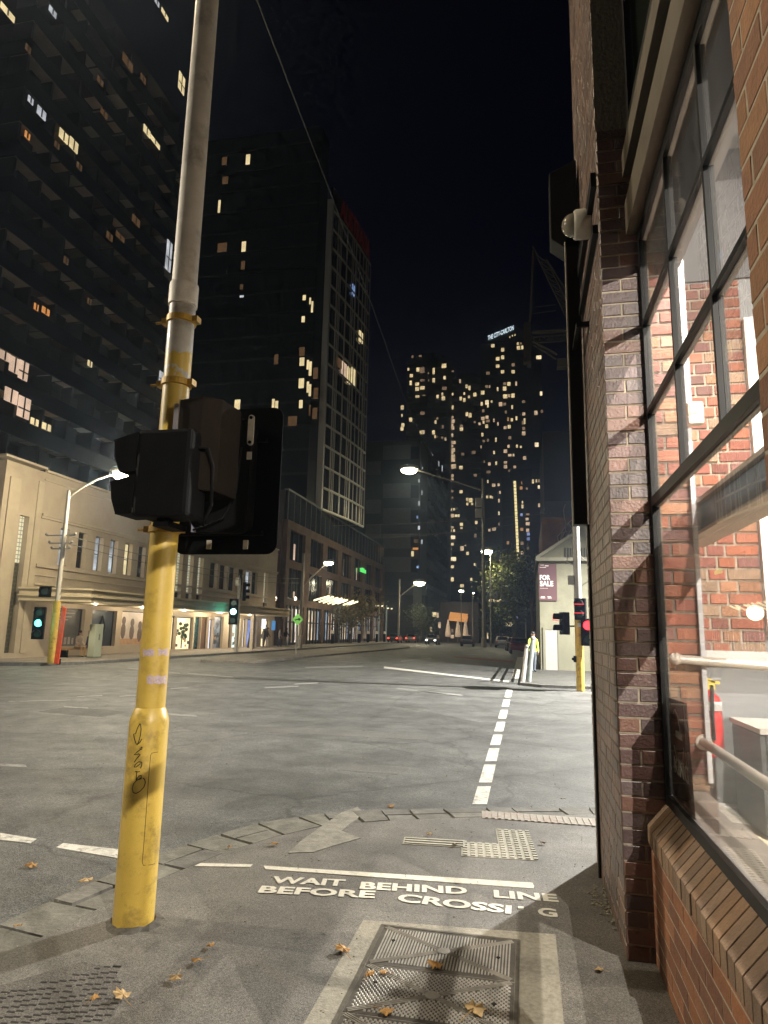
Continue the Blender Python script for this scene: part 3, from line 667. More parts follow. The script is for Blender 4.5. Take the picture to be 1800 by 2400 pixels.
# things in the room and on the wall
t = thing('handrail', 'pale round handrail running level behind the window glass', 'handrail', (.84, 4.2, 1.58))
b = MB(); b.tube([(.845, 4.2, 1.58), (1.4, 4.2, 1.548), (2.4, 4.2, 1.49)], .026, 14); b.ball((.84, 4.2, 1.58), .036); b.build('rail', mat('rail_paint', (.52, .46, .40), .35, .1, var=.06), t, smooth=True)
b = MB(); b.tube([(1.9, 4.2, 1.5), (1.9, 4.2, .6)], .02, 10); b.build('post', MATS['rail_paint'], t, smooth=True)
t = thing('handrail', 'lower pale handrail running towards the viewer behind the glass', 'handrail', (.98, 4.25, 1.1))
b = MB(); b.tube([(.98, 4.28, 1.115), (.98, 3.3, 1.10), (.98, 1.3, 1.07)], .027, 14); b.build('rail', MATS['rail_paint'], t, smooth=True)
b = MB(); b.lathe([(.045, 0), (.045, .012)], (.98, 4.28, 1.115), (0, -1, 0), 14); b.build('wall_flange', MATS['rail_paint'], t)
t = thing('fire_extinguisher', 'red fire extinguisher with white band on the grey wall behind the glass', 'extinguisher', (1.175, 4.86, .95))
RED = mat('extinguisher_red', (.55, .018, .015), .35, var=.08, coat=.3)
b = MB(); b._lathe([(.02, .0), (.058, .005), (.06, .03), (.06, .33), (.05, .37), (.022, .395), (.018, .42)], Vector((1.175, 4.86, .95)), Vector((0, 0, 1)), 18, 0, None); b.build('cylinder', RED, t, smooth=True)
b = MB(); b.lathe([(.0612, 0), (.0612, .055)], (1.175, 4.86, 1.24), n=18); b.build('label_band', mat('label_white', (.8, .78, .76), .5), t, smooth=True)
b = MB(); b.box(1.14, 1.20, 4.845, 4.875, 1.37, 1.41); b.frame_box((1.12, 4.845, 1.42), (.11, 0, -.015), (0, .03, 0), (0, 0, .018)); b.frame_box((1.10, 4.845, 1.455), (.10, 0, -.045), (0, .03, 0), (0, 0, .016)); b.build('handle', mat('handle_yellow', (.6, .45, .05), .5), t)
b = MB(); b.tube([(1.165, 4.79, 1.40), (1.16, 4.77, 1.33), (1.158, 4.785, 1.2), (1.16, 4.79, 1.06)], .012, 8); b.build('hose', M_BLACK, t, smooth=True)
t = thing('steel_cabinet', 'low grey steel cabinet with dark end standing on the cream floor', 'cabinet', (1.3, 4.6, .6))
b = MB(); b.box(1.32, 2.6, 4.3, 4.86, .60, 1.17); b.build('body', mat('cabinet_steel', (.30, .30, .31), .35, .5, var=.2, scale=4), t, bevel=.006)
b = MB(); b.box(1.29, 1.318, 4.32, 4.86, .62, 1.16); b.build('end_panel', mat('end_dark', (.05, .05, .055), .5), t)
b = MB(); b.box(1.28, 2.62, 4.28, 4.88, 1.172, 1.20); b.build('top', mat('cabinet_top', (.55, .52, .48), .4, var=.08), t)
t = thing('motion_sensor', 'white motion sensor box on the inner brick nib beside conduit', 'sensor', (1.02, 4.25, 3.05))
b = MB(); b.box(.985, 1.075, 4.19, 4.262, 2.985, 3.125); b.build('housing', mat('sensor_cream', (.75, .70, .58), .45), t, bevel=.012)
b = MB(); b.box(.997, 1.063, 4.183, 4.1885, 3.05, 3.11); b.build('lens', mat('sensor_lens', (.85, .82, .74), .3), t)
b = MB(); b.box(.985, 1.02, 4.235, 4.262, 3.13, 4.60); b.box(.985, 1.01, 4.24, 4.262, .9, 2.98); tag(b.build('conduit', mat('conduit_grey', (.48, .48, .50), .5)), 'grey cable conduit running up the inner brick nib past the sensor', 'conduit')
# dark film sign on the glass
t = thing('window_sign', 'dark see-through film sign with white lettering low on the window glass', 'sign', (.755, 3.78, .85))
P = [(.755, 4.03, .86), (.755, 3.55, .86), (.755, 3.60, 1.385), (.755, 4.03, 1.375)]
b = MB(); b.ext(P, (.003, 0, 0)); b.build('film', glass('dark_film', (.22, .17, .14), .5, .1), t)
b = MB()
put_text(b, 'KING', (.7535, 3.95, 1.00), (0, -.33, 0), (0, 0, .085), .03)
def stroke(mb, pts, r_=.0022): mb.tube([(.7535, y, z) for y, z in pts], r_, 5)
stroke(b, [(3.64, 1.37), (3.64, 1.25), (3.66, 1.13), (3.64, 1.02)]); stroke(b, [(3.92, 1.30), (3.86, 1.33), (3.80, 1.30), (3.77, 1.24), (3.76, 1.2)]); stroke(b, [(3.93, 1.14), (3.88, 1.08), (3.80, 1.06), (3.74, 1.09), (3.70, 1.16)])
b.box(.752, .7535, 3.72, 3.87, 1.19, 1.225); b.ball((.752, 3.99, 1.325), .002, .018, .035)
b.build('lettering', mat('film_white', (.55, .53, .50), .7), t)
# camera, downpipe
t = thing('dome_camera', 'white dome security camera on the brick pier below the dark band', 'camera', (.44, 4.62, 4.66))
b = MB(); b._lathe([(.012, 0), (.10, .0), (.105, .015), (.105, .10), (.095, .115), (.01, .116)], Vector((.492, 4.55, 4.62)), Vector((-1, 0, 0)), 20, 0, None); b.build('housing', mat('camera_white', (.62, .58, .50), .4), t, smooth=True)
b = MB(); b.ball((.375, 4.55, 4.62), .085, .085, .085, 18, 10); b.build('dome', mat('camera_dome', (.20, .18, .14), .15, coat=.5), t, smooth=True)
t = thing('downpipe', 'black square downpipe with wide rainwater head on the corner of the brick building', 'downpipe', (.43, 5.36, 2.55))
b = MB(); b.box(.37, .475, 5.30, 5.42, 2.55, 5.0); b.build('pipe', M_BLACK, t, bevel=.008)
b = MB(); b.ext([(.25, 5.30, 5.0), (.25, 5.30, 5.62), (.475, 5.30, 5.72), (.475, 5.30, 4.9), (.37, 5.30, 4.9)], (0, .22, 0)); b.build('hopper', M_BLACK, t, bevel=.008)
b = MB(); b.tube([(.482, 5.36, 2.56), (.484, 5.36, 0)], .011, 8); b.build('lower_pipe', M_BLACK, t)
b = MB(); b.tube([(.364, 5.295, 2.55), (.364, 5.295, 4.95)], .005, 6); b.build('edge_trim', mat('trim_pale', (.4, .36, .28), .5), t)
b = MB(); b.box(.42, .495, 4.86, 4.885, 3.98, 4.02); b.box(.40, .43, 4.86, 5.32, 3.98, 4.02); b.build('bracket', M_BLACK, t)

# ================================================================== NEAR SIGNAL POLE (yellow)
PXC, PYC = -2.275, 3.86
pole = thing('traffic_signal_pole', 'tall yellow and white signal pole standing on the footpath at the kerb', 'signal pole', (PXC, PYC, 0))
def polepaint():
    m, n, b_ = nodes('pole_paint'); L = n.links; N = n.nodes
    tc = N.new('ShaderNodeTexCoord'); sp = N.new('ShaderNodeSeparateXYZ'); L.new(tc.outputs['Object'], sp.inputs[0])
    def noise(s_, det=6):
        z_ = N.new('ShaderNodeTexNoise'); z_.inputs['Scale'].default_value = s_; z_.inputs['Detail'].default_value = det; z_.inputs['Roughness'].default_value = .65; L.new(tc.outputs['Object'], z_.inputs['Vector']); return z_.outputs['Fac']
    def math_(op, a, b2):
        q = N.new('ShaderNodeMath'); q.operation = op
        for i, v in enumerate((a, b2)):
            if isinstance(v, (int, float)): q.inputs[i].default_value = v
            else: L.new(v, q.inputs[i])
        return q.outputs[0]
    def ramp(src, p0, p1, a, c):
        r_ = N.new('ShaderNodeValToRGB'); e = r_.color_ramp.elements; e[0].position = p0; e[1].position = p1; e[0].color = (*a, 1); e[1].color = (*c, 1); L.new(src, r_.inputs[0]); return r_.outputs[0]
    def mix(f, a, c):
        x = N.new('ShaderNodeMix'); x.data_type = 'RGBA'; L.new(f, x.inputs[0]); L.new(a, x.inputs[6]); L.new(c, x.inputs[7]); return x.outputs[2]
    yel = ramp(noise(5), .3, .75, (.50, .34, .06), (.64, .44, .085))
    wht = ramp(noise(7), .3, .75, (.38, .35, .30), (.56, .53, .48))
    zz = math_('ADD', sp.outputs['Z'], math_('MULTIPLY', math_('SUBTRACT', noise(9, 4), .5), .28))
    top = math_('GREATER_THAN', zz, 3.52)
    band = math_('MULTIPLY', math_('GREATER_THAN', zz, 3.34), math_('LESS_THAN', zz, 3.375))
    scr = math_('MULTIPLY', math_('GREATER_THAN', noise(11, 7), .66), .9)
    worn = math_('MAXIMUM', math_('MAXIMUM', top, band), math_('MULTIPLY', scr, .55))
    col = mix(worn, yel, wht)
    grime = ramp(noise(3.2, 8), .52, .72, (0, 0, 0), (1, 1, 1))
    gm = N.new('ShaderNodeMath'); gm.operation = 'MULTIPLY'; L.new(grime, gm.inputs[0]); gm.inputs[1].default_value = .75
    dk = N.new('ShaderNodeRGB'); dk.outputs[0].default_value = (.09, .06, .03, 1)
    col = mix(gm.outputs[0], col, dk.outputs[0]); L.new(col, b_.inputs['Base Color']); b_.inputs['Roughness'].default_value = .42
    b_.inputs['Coat Weight'].default_value = .15
    bp = N.new('ShaderNodeBump'); bp.inputs['Strength'].default_value = .2; bp.inputs['Distance'].default_value = .004; L.new(noise(14), bp.inputs['Height']); L.new(bp.outputs[0], b_.inputs['Normal'])
    MATS['pole_paint'] = m; return m
M_POLE = polepaint()
M_YEL = mat('yellow_paint', (.60, .41, .075), .4, var=.12, scale=4, dirt=(.12, .08, .03), dirt_scale=5.5, dirt_amt=.75, bump=.3, bscale=14, coat=.1)
M_WHT = mat('old_white_paint', (.78, .73, .66), .5, var=.15, scale=4, dirt=(.16, .13, .10), dirt_scale=2.4, dirt_amt=.65, bump=.2, bscale=12)
o3 = Vector((PXC, PYC, 0))
b = MB(); b.tube([o3 + Vector((0, 0, z_)) for z_ in (1.15, 2.0, 3.0, 4.0)], .088, 28); b.build('shaft', M_POLE, pole, smooth=True)
b = MB(); b._lathe([(.116, -.02), (.1165, .3), (.1165, 1.125), (.112, 1.15), (.094, 1.20), (.088, 1.21)], o3, Vector((0, 0, 1)), 32, 0, None); b.build('base_sleeve', M_YEL, pole, smooth=True)
b = MB(); b._lathe([(.09, 3.86), (.097, 3.865), (.098, 4.0), (.096, 4.02), (.088, 4.03)], o3, Vector((0, 0, 1)), 28, 0, None); b.build('coupling', M_WHT, pole, smooth=True)
b = MB(); b.tube([o3 + Vector((0, 0, z_)) for z_ in (4.02, 6.0, 8.0, 9.6)], [.085, .083, .08, .075], 26); b.tube([o3 + Vector((0, 0, 9.55)), o3 + Vector((-.3, .2, 9.95)), o3 + Vector((-1.2, .65, 10.12)), o3 + Vector((-2.5, 1.35, 10.15))], [.05, .045, .04, .035], 12); b.build('upper_shaft', M_WHT, pole, smooth=True)
b = MB(); b.ball(o3 + Vector((-2.75, 1.48, 10.13)), .34, .2, .09); b.build('lamp_head', mat('lamp_grey', (.3, .3, .3), .5), pole, smooth=True)
b = MB(); b.ball(o3 + Vector((-2.75, 1.48, 10.07)), .22, .14, .05); b.build('lamp_lens', glow('lens_warm', WARM, 60), pole, smooth=True)
lamp('pole_light', o3 + Vector((-2.75, 1.48, 9.95)), 700, WARM, .12, pole, 150, o3 + Vector((-2.75, 1.48, 0)), .4)
for z_ in (3.73, 3.28, 2.29):
    cl = MB(); cl.lathe([(.0905, 0), (.099, .004), (.099, .045), (.0905, .049)], o3 + Vector((0, 0, z_)), n=28)
    cl.box(PXC - .135, PXC - .085, PYC - .03, PYC + .03, z_ + .005, z_ + .045); cl.box(PXC + .085, PXC + .13, PYC - .03, PYC + .03, z_ + .005, z_ + .045)
    cl.tube([(PXC - .19, PYC, z_ + .025), (PXC - .10, PYC, z_ + .025)], .009, 8); cl.build('clamp', mat('clamp_yellow', (.42, .25, .03), .5, .2, var=.3, scale=20), pole)
# door outline, graffiti, tape on the curved surface
def cyl(px, py, r_):
    d = ray(px, py); ox, oy = -PXC, -PYC; a = d.x ** 2 + d.y ** 2; bb = 2 * (ox * d.x + oy * d.y); cc = ox * ox + oy * oy - r_ * r_
    disc = max(bb * bb - 4 * a * cc, 0); t_ = (-bb - math.sqrt(disc)) / (2 * a); return CAM + d * t_
def z8(x, y): return 200 + x / 3.072, 1480 + y / 3.072
b = MB()
for st, rr in (([(588, 857), (520, 868), (480, 875), (470, 890), (455, 1060), (440, 1280), (422, 1520), (410, 1662), (418, 1684), (470, 1680), (500, 1672)], .0016), ):
    b.tube([cyl(*z8(*p), .1168) for p in st], rr, 5)
b.build('door_seam', mat('seam_black', (.02, .015, .01), .8), pole)
b = MB()
G1 = [[(394, 663), (378, 690), (362, 735), (348, 738), (352, 765), (362, 800), (372, 815), (384, 795), (398, 745), (402, 700), (396, 665)], [(372, 815), (392, 800), (408, 773)],
      [(408, 830), (392, 845), (402, 852), (410, 835)], [(398, 848), (370, 870), (350, 888), (385, 882), (396, 886), (370, 915), (352, 942)],
      [(408, 942), (385, 938), (362, 955), (352, 978), (368, 975), (392, 955), (408, 944), (402, 975), (396, 985)], [(358, 1008), (375, 1012), (392, 1008)], [(372, 1005), (368, 1040), (366, 1070)],
      [(366, 1070), (385, 1040), (402, 1035), (405, 1050), (385, 1064), (368, 1072)], [(405, 1060), (375, 1068), (348, 1095), (338, 1130), (345, 1160), (365, 1166), (395, 1150), (422, 1120), (432, 1090), (428, 1065), (415, 1056)]]
for st in G1: b.tube([cyl(*z8(*p), .1172) for p in st], .0027, 6)
b.build('graffiti', mat('marker_black', (.008, .008, .008), .5), pole)
for x0, x1, y0, y1 in ((415, 497, 128, 178), (526, 598, 128, 170), (442, 585, 318, 376)):
    b = MB()
    n_ = 8
    for i in range(n_):
        xa = x0 + (x1 - x0) * i / n_; xb = x0 + (x1 - x0) * (i + 1) / n_; wv = lambda x: 5 * math.sin(x * .11)
        b.face([cyl(*z8(xa, y1 + wv(xa)), .0893), cyl(*z8(xb, y1 + wv(xb)), .0893), cyl(*z8(xb, y0 + wv(xb + 30)), .0893), cyl(*z8(xa, y0 + wv(xa + 30)), .0893)])
    b.build('torn_sticker', mat('sticker_lilac', (.48, .38, .42), .35, var=.3, scale=90, dirt=(.55, .36, .05), dirt_scale=45, dirt_amt=.9), pole)
b = MB(); rnd = random.Random(2); rg = [(rnd.uniform(.135, .185), rnd.uniform(.008, .02)) for _ in range(24)]
for i in range(24):
    a0, a1 = 2 * math.pi * i / 24, 2 * math.pi * (i + 1) / 24; (r0, h0), (r1, h1_) = rg[i], rg[(i + 1) % 24]
    P_ = lambda a_, r_, z_: o3 + Vector((r_ * math.cos(a_), r_ * math.sin(a_), z_))
    b.face([P_(a0, r0, .0), P_(a1, r1, .0), P_(a1, .128, h1_), P_(a0, .128, h0)]); b.face([P_(a0, .128, h0), P_(a1, .128, h1_), P_(a1, .11, .004), P_(a0, .11, .004)])
b.build('base_grout', mat('grout', (.085, .078, .065), .9, var=.5, scale=30), pole)
# signal lantern seen from the side, facing left
MSB = mat('signal_black', (.0035, .0035, .0035), .75, var=.3, scale=8, spec=.1)
t = thing('signal_lantern', 'black two lens signal lantern with hooded visors on the left of the yellow pole', 'traffic light', (-2.3, 3.66, 2.4))
LA = PY(345, 1018, 3.6); LB = PY(434, 1208, 3.5); lx0, lx1, lz0, lz1 = LA.x, LB.x, LB.z, LA.z; vx = PY(284, 1100, 3.6).x
b = MB(); b.box(lx0, lx1, 3.50, 3.74, lz0, lz1); b.build('housing', MSB, t, bevel=.025)
for z0, z1 in ((lz0 + (lz1 - lz0) * .52, lz1 - .02), (lz0 + .02, lz0 + (lz1 - lz0) * .47)):
    b = MB(); v = [(lx0, 3.505, z1), (vx, 3.505, z1 - .045), (vx + .015, 3.505, z0 + .09), (vx + .05, 3.505, z0), (lx0, 3.505, z0 + .005)]
    b.ext(v, (0, .007, 0)); b.ext([(p[0], 3.725, p[2]) for p in v], (0, .007, 0)); b.frame_box((lx0, 3.50, z1), (vx - lx0, 0, -.045), (0, .235, 0), (0, 0, .007)); b.frame_box((vx + .05, 3.505, z0 - .004), (lx0 - vx - .05, 0, .005), (0, .23, 0), (0, 0, .005)); b.build('visor', MSB, t)
b = MB(); b.box(lx0 - .002, lx0 + .001, 3.52, 3.72, lz0 + .04, lz1 - .04); b.build('lens', mat('dark_lens', (.02, .05, .04), .2), t)
b = MB(); xm = PY(392, 1230, 3.65).x; b.box(xm - .03, xm + .03, 3.58, 3.66, 2.31, lz0 + .02); b.box(xm - .05, xm + .05, 3.57, 3.80, 2.29, 2.325); b.build('bracket', MSB, t)
b = MB(); b.tube([(lx1, 3.6, lz1 - .1), (lx1 + .05, 3.62, lz1 - .1), (lx1 + .07, 3.66, lz1 - .2), (lx1 + .06, 3.7, lz0 + .1), (lx1, 3.72, lz0 - .02), (lx1 - .06, 3.74, 2.34)], .011, 8); b.build('cable', MSB, t, smooth=True)
# beige lantern casing seen from behind
t = thing('signal_lantern', 'beige metal lantern casing with grey edge plate beside the yellow pole', 'traffic light', (-2.1, 3.75, 2.6))
BEI = mat('beige_metal', (.011, .0082, .006), .95, spec=.05, var=.1, scale=3)
BA = PY(420, 935, 3.66); BB = PY(500, 1150, 3.66); BM = PY(466, 1000, 3.6).x
b = MB(); b.prism([(BA.x, 3.67), (BM, 3.62), (BB.x, 3.70), (BB.x + .02, 3.95), (BA.x + .06, 3.98)], BB.z, BA.z); b.build('housing', BEI, t, bevel=.012)
b = MB(); q = PY(412, 945, 3.64); b.box(q.x - .012, BA.x + .006, 3.645, 3.66, PY(412, 1030, 3.64).z, q.z); b.build('edge_plate', mat('plate_grey', (.16, .145, .145), .5), t)
b = MB(); b.box(BA.x - .02, BA.x + .06, 3.70, 3.80, BA.z - .06, BA.z + .01); b.build('bracket', MATS['clamp_yellow'], t)
# large target board and three lens signal seen from behind
t = thing('signal_lantern', 'big black target board of a traffic light seen from behind on the yellow pole', 'traffic light', (-1.85, 4.1, 2.15))
def rrect(x0, x1, z0, z1, r_, n_=5):
    out = []
    for cx, cz, a0 in ((x1 - r_, z0 + r_, -90), (x1 - r_, z1 - r_, 0), (x0 + r_, z1 - r_, 90), (x0 + r_, z0 + r_, 180)):
        for i in range(n_ + 1): a = R(a0 + 90 * i / n_); out.append((cx + r_ * math.cos(a), cz + r_ * math.sin(a)))
    return out
TA = PY(432, 966, 4.12); TB = PY(648, 1299, 4.12); tx0, tx1_, tz0, tz1 = TA.x, TB.x, TB.z, TA.z
b = MB(); b.ext([(x, 4.12, z_) for x, z_ in rrect(tx0, tx1_, tz0, tz1, .075)], (0, .006, 0)); b.build('target_board', mat('board_black', (.0025, .003, .0035), .8, spec=.1, var=.25, scale=3), t)
b = MB(); b.ext([(x, 4.0, z_) for x, z_ in rrect(tx0 + .16, tx1_ - .17, tz0 + .13, tz1 - .1, .08)], (0, .12, 0)); b.build('housing', MSB, t, bevel=.02)
b = MB()
for z_ in (tz0 + .125, tz1 - .25): b.box(tx0, tx1_ - .1, 4.085, 4.12, z_, z_ + .03)
b.build('back_rail', MSB, t)
p = PY(588, 1008, 3.99); b = MB(); b.ext([(x, 3.985, z_) for x, z_ in rrect(p.x - .021, p.x + .021, p.z - .105, p.z + .105, .02)], (0, .012, 0)); b.box(p.x - .018, p.x + .014, 3.988, 3.998, p.z - .20, p.z - .15); b.build('bracket_plate', mat('plate_pale', (.42, .38, .31), .5), t)
b = MB()
for z_ in (p.z - .085, p.z + .085): b.lathe([(.011, 0), (.011, .008)], (p.x, 3.985, z_), (0, -1, 0), 8)
b.build('bolt', MSB, t)
for px in (488, 574):
    p = PY(px, 1276, 4.1); b = MB(); b.box(p.x - .016, p.x + .016, 4.106, 4.119, p.z - .03, p.z + .03); b.build('clip', MATS['plate_pale'], t)
p = PY(455, 1215, 4.0); b = MB(); b.box(p.x - .017, p.x + .017, 4.0, 4.03, p.z - .09, p.z + .09); b.build('strip', mat('strip_lilac', (.22, .22, .30), .5), t)
b = MB(); b.tube([(tx0 + .2, 4.0, tz0 + .15), (tx0 + .3, 3.97, tz0 + .17), (tx1_ - .32, 3.97, tz0 + .22), (tx1_ - .25, 3.98, tz0 + .4), (tx1_ - .23, 3.98, tz0 + .7)], .008, 8); b.build('cable', MSB, t, smooth=True)

# ================================================================== LEFT SIDE OF THE STREET
FX = -24.0
b = MB(); b.prism([(-19.7, 27.2), (-20.4, 25.6), (-21.6, 24.6), (-60, 24.4), (-60, 64), (-19.7, 64)], -.3, .06); b.prism([(-19.7, 64.0), (-19.7, 330), (-60, 330), (-60, 64.0)], -.3, .055)
struct(b.build('left_pavement', A_FAR))
b = MB(); b.prism([(-19.55, 27.2), (-20.3, 25.4), (-21.6, 24.4), (-60, 24.2), (-60, 24.41), (-21.6, 24.61), (-20.4, 25.61), (-19.71, 27.2), (-19.71, 330), (-19.55, 330)], -.3, .065); struct(b.build('left_kerb', M_BLUE))
b = MB(); b.prism(gpoly([(470, 1549), (520, 1537), (700, 1527), (960, 1514), (960, 1518), (705, 1541), (600, 1552)], 0), -.3, .05); struct(b.build('traffic_island', A_FAR))
SAND = mat('sandstone_render', (.39, .325, .24), .85, var=.16, scale=.7, bump=.2, bscale=30, dirt=(.22, .165, .12), dirt_scale=.35, dirt_amt=.7)
SANDD = mat('sandstone_trim', (.40, .335, .245), .8, var=.1, scale=1.2)
DARKG = mat('dark_glass', (.012, .014, .016), .12, var=.3, scale=.6)
DARKF = mat('dark_frame', (.02, .019, .018), .5)
LITC = glow('lit_cool_room', (.80, .88, .95), .75, .75, 1.4); LITW = glow('lit_warm_room', (1.0, .80, .48), 1.0, .55, 1.1); LITY = glow('lit_yellow_room', (1.0, .84, .45), .9, .35, 1.4)
def blockglass():
    m, n, b_ = nodes('glass_block'); L = n.links; N = n.nodes; uv = N.new('ShaderNodeUVMap'); br = N.new('ShaderNodeTexBrick'); br.offset = 0; br.inputs['Brick Width'].default_value = .2; br.inputs['Row Height'].default_value = .2; br.inputs['Mortar Size'].default_value = .022; br.inputs['Scale'].default_value = 1
    br.inputs['Color1'].default_value = (.95, .92, .66, 1); br.inputs['Color2'].default_value = (.8, .78, .55, 1); br.inputs['Mortar'].default_value = (.1, .09, .06, 1)
    L.new(uv.outputs[0], br.inputs['Vector']); L.new(br.outputs['Color'], b_.inputs['Emission Color']); b_.inputs['Emission Strength'].default_value = .62; b_.inputs['Base Color'].default_value = (.2, .2, .16, 1); return m
GBLK = blockglass()
GBLKD = brickmat('glass_block_dark', (.045, .045, .035), (.06, .06, .045), (.10, .09, .06), .2, .178, .3, .022)
hall = thing('sandstone_hall', 'long sandstone coloured two storey building with narrow upper windows and a continuous awning', 'building', (FX, 44, 0))
Y0 = PX(15, 1095, FX).y; Y1 = 62.0; HT = 9.35
def fy(px, py=1280): return PX(px, py, FX).y
ups = [(fy(a, 1275), w_, 4.75, 6.72, k_) for a, w_, k_ in ((150, .72, 'c'), (193, .74, 'd'), (233, .76, 'c2'), (268, .78, 'c2'), (303, .8, 'y'), (335, .8, 'd'), (366, .8, 'd'))]
ups += [(fy(a, 1340), .85, 3.55, 6.9, 'g') for a in (420, 446, 470)]
ups += [(fy(a, 1350), w_, 4.75, 6.72, k_) for a, w_, k_ in ((500, 1.25, 'd'), (523, 1.3, 'd'), (545, 1.35, 'd'), (567, 1.4, 'd'), (583, 1.3, 'c'), (598, 1.3, 'd'))]
ups += [(fy(624, 1350), .95, 3.55, 6.9, 'g'), (Y0 + 1.55, .62, .3, 6.9, 'gd')]
ups.sort()
core = MB(); core.box(FX - 11.8, FX - .42, Y0 + .02, Y1 - .02, 0, HT - .1); core.build('core', SAND, hall)
wl = MB()
wl.box(FX - .4, FX, Y0, Y1, 6.9, HT); wl.box(FX - 11.9, FX - .4, Y0 - .1, Y0 + .02, 0, HT); wl.box(FX - 11.9, FX - .4, Y1 - .02, Y1, 0, HT)
y = Y0; full = [u for u in ups]
for yc, w_, z0, z1, k_ in full:
    wl.box(FX - .4, FX, y, yc - w_ / 2, 2.8 if k_ != 'gd' else 0, 6.9); wl.box(FX - .4, FX, yc - w_ / 2, yc + w_ / 2, 2.8 if z0 > 1 else 0, max(z0, .3)); 
    if z1 < 6.9: wl.box(FX - .4, FX, yc - w_ / 2, yc + w_ / 2, z1, 6.9)
    y = yc + w_ / 2
wl.box(FX - .4, FX, y, Y1, 2.8, 6.9)
shops = [(fy(120, 1470), fy(197, 1470), .55, 2.55, 'p1'), (fy(214, 1470), fy(272, 1470), .5, 2.55, 'p2'), (fy(284, 1470), fy(350, 1470), .55, 2.6, 'p3'), (fy(398, 1490), fy(411, 1490), .15, 2.4, 'y'), (fy(413, 1490), fy(452, 1490), .15, 2.4, 'y2'),
         (fy(455, 1490), fy(470, 1490), .1, 2.5, 'dk'), (fy(471, 1490), fy(488, 1490), .1, 2.5, 'br'), (fy(489, 1490), fy(499, 1490), .1, 2.35, 'li'), (fy(501, 1490), fy(522, 1490), .1, 2.6, 'ds'), (fy(536, 1490), fy(543, 1490), .1, 2.6, 'dk'),
         (fy(544, 1490), fy(563, 1490), .1, 2.5, 'te'), (fy(569, 1490), fy(577, 1490), .1, 2.5, 'wh'), (fy(579, 1490), fy(602, 1490), .1, 2.5, 'bl'), (fy(612, 1490), fy(630, 1490), .1, 2.5, 'y')]
y = Y0 + 1.86
for a, c, z0, z1, k_ in shops:
    wl.box(FX - .4, FX, y, a, 0, 2.8); wl.box(FX - .4, FX, a, c, 0, z0); wl.box(FX - .4, FX, a, c, z1, 2.8); y = c
wl.box(FX - .4, FX, y, Y1, 0, 2.8); wl.build('wall', SAND, hall)
tr = MB()
for z0, z1, d_ in ((6.98, 7.10, .10), (7.10, 7.22, .16), (4.50, 4.66, .10), (4.08, 4.16, .06), (3.62, 3.72, .08), (HT, HT + .12, .14), (HT - .42, HT - .36, .05)):
    tr.box(FX, FX + d_, Y0 + 2.6, Y1, z0, z1)
tr.box(FX - 12, FX + .12, Y0 - .2, Y0 + 2.62, HT + .13, HT + .24); tr.box(FX + .003, FX + .07, Y0 + .3, Y0 + 1.0, .3, 8.6); tr.box(FX + .003, FX + .06, Y0 + 2.2, Y0 + 2.6, .3, 8.8)
tr.build('cornice', SANDD, hall)
KM = {'c': LITC, 'c2': LITC, 'd': DARKG, 'y': LITY, 'g': GBLK, 'gd': GBLKD}
for yc, w_, z0, z1, k_ in ups:
    b = MB(); b.box(FX - .34, FX - .30, yc - w_ / 2, yc + w_ / 2, z0, z1); b.build('window', KM[k_] if k_ != 'gd' else GBLKD, hall)
    wn_ = hall.children[-1]
    if k_ in 'cdyc2':
        b = MB()
        for yy in (yc - w_ / 2, yc + w_ / 2 - .05): b.box(FX - .298, FX - .26, yy, yy + .05, z0, z1)
        for zz in (z0, z0 + (z1 - z0) * .48, z1 - .05): b.box(FX - .297, FX - .262, yc - w_ / 2 + .05, yc + w_ / 2 - .05, zz, zz + .05)
        b.build('frame', DARKF, bpy.data.objects[wn_.name])
    elif k_ == 'gd':
        b = MB(); b.box(FX - .298, FX - .29, yc - w_ / 2, yc + w_ / 2, 4.6, 6.9); b.build('lit_block', GBLK, wn_)
    else:
        b = MB(); b.box(FX - .298, FX - .24, yc - w_ / 2, yc + w_ / 2, z0, z0 + .62); b.build('spandrel', DARKF, wn_)
SM = {'y': glow('shop_yellow', (1.0, .82, .48), 1.7, .3, 1.6), 'y2': glow('shop_yellow', (1, 1, 1), 1), 'dk': mat('shop_teal', (.01, .05, .06), .2), 'br': mat('shop_brown', (.10, .055, .03), .4), 'li': glow('shop_lilac', (.78, .82, 1.0), 1.7, .2, 1), 'ds': glow('shop_display', (.34, .38, .40), .9, .9, 2.2),
      'te': glow('shop_poster_teal', (.74, .95, .88), 1.4, .3, 1.3), 'wh': glow('shop_white', (1, .93, .85), 2.0, .1), 'bl': glow('shop_blue', (.22, .34, .80), 1.2, .6, .8), 'p1': mat('poster_grey', (.10, .10, .095), .35, var=.4, scale=1.5), 'p2': mat('poster_dark', (.035, .04, .045), .3, var=.4, scale=.8), 'p3': mat('poster_pale', (.55, .46, .40), .5, var=.25, scale=.9)}
rnd = random.Random(4)
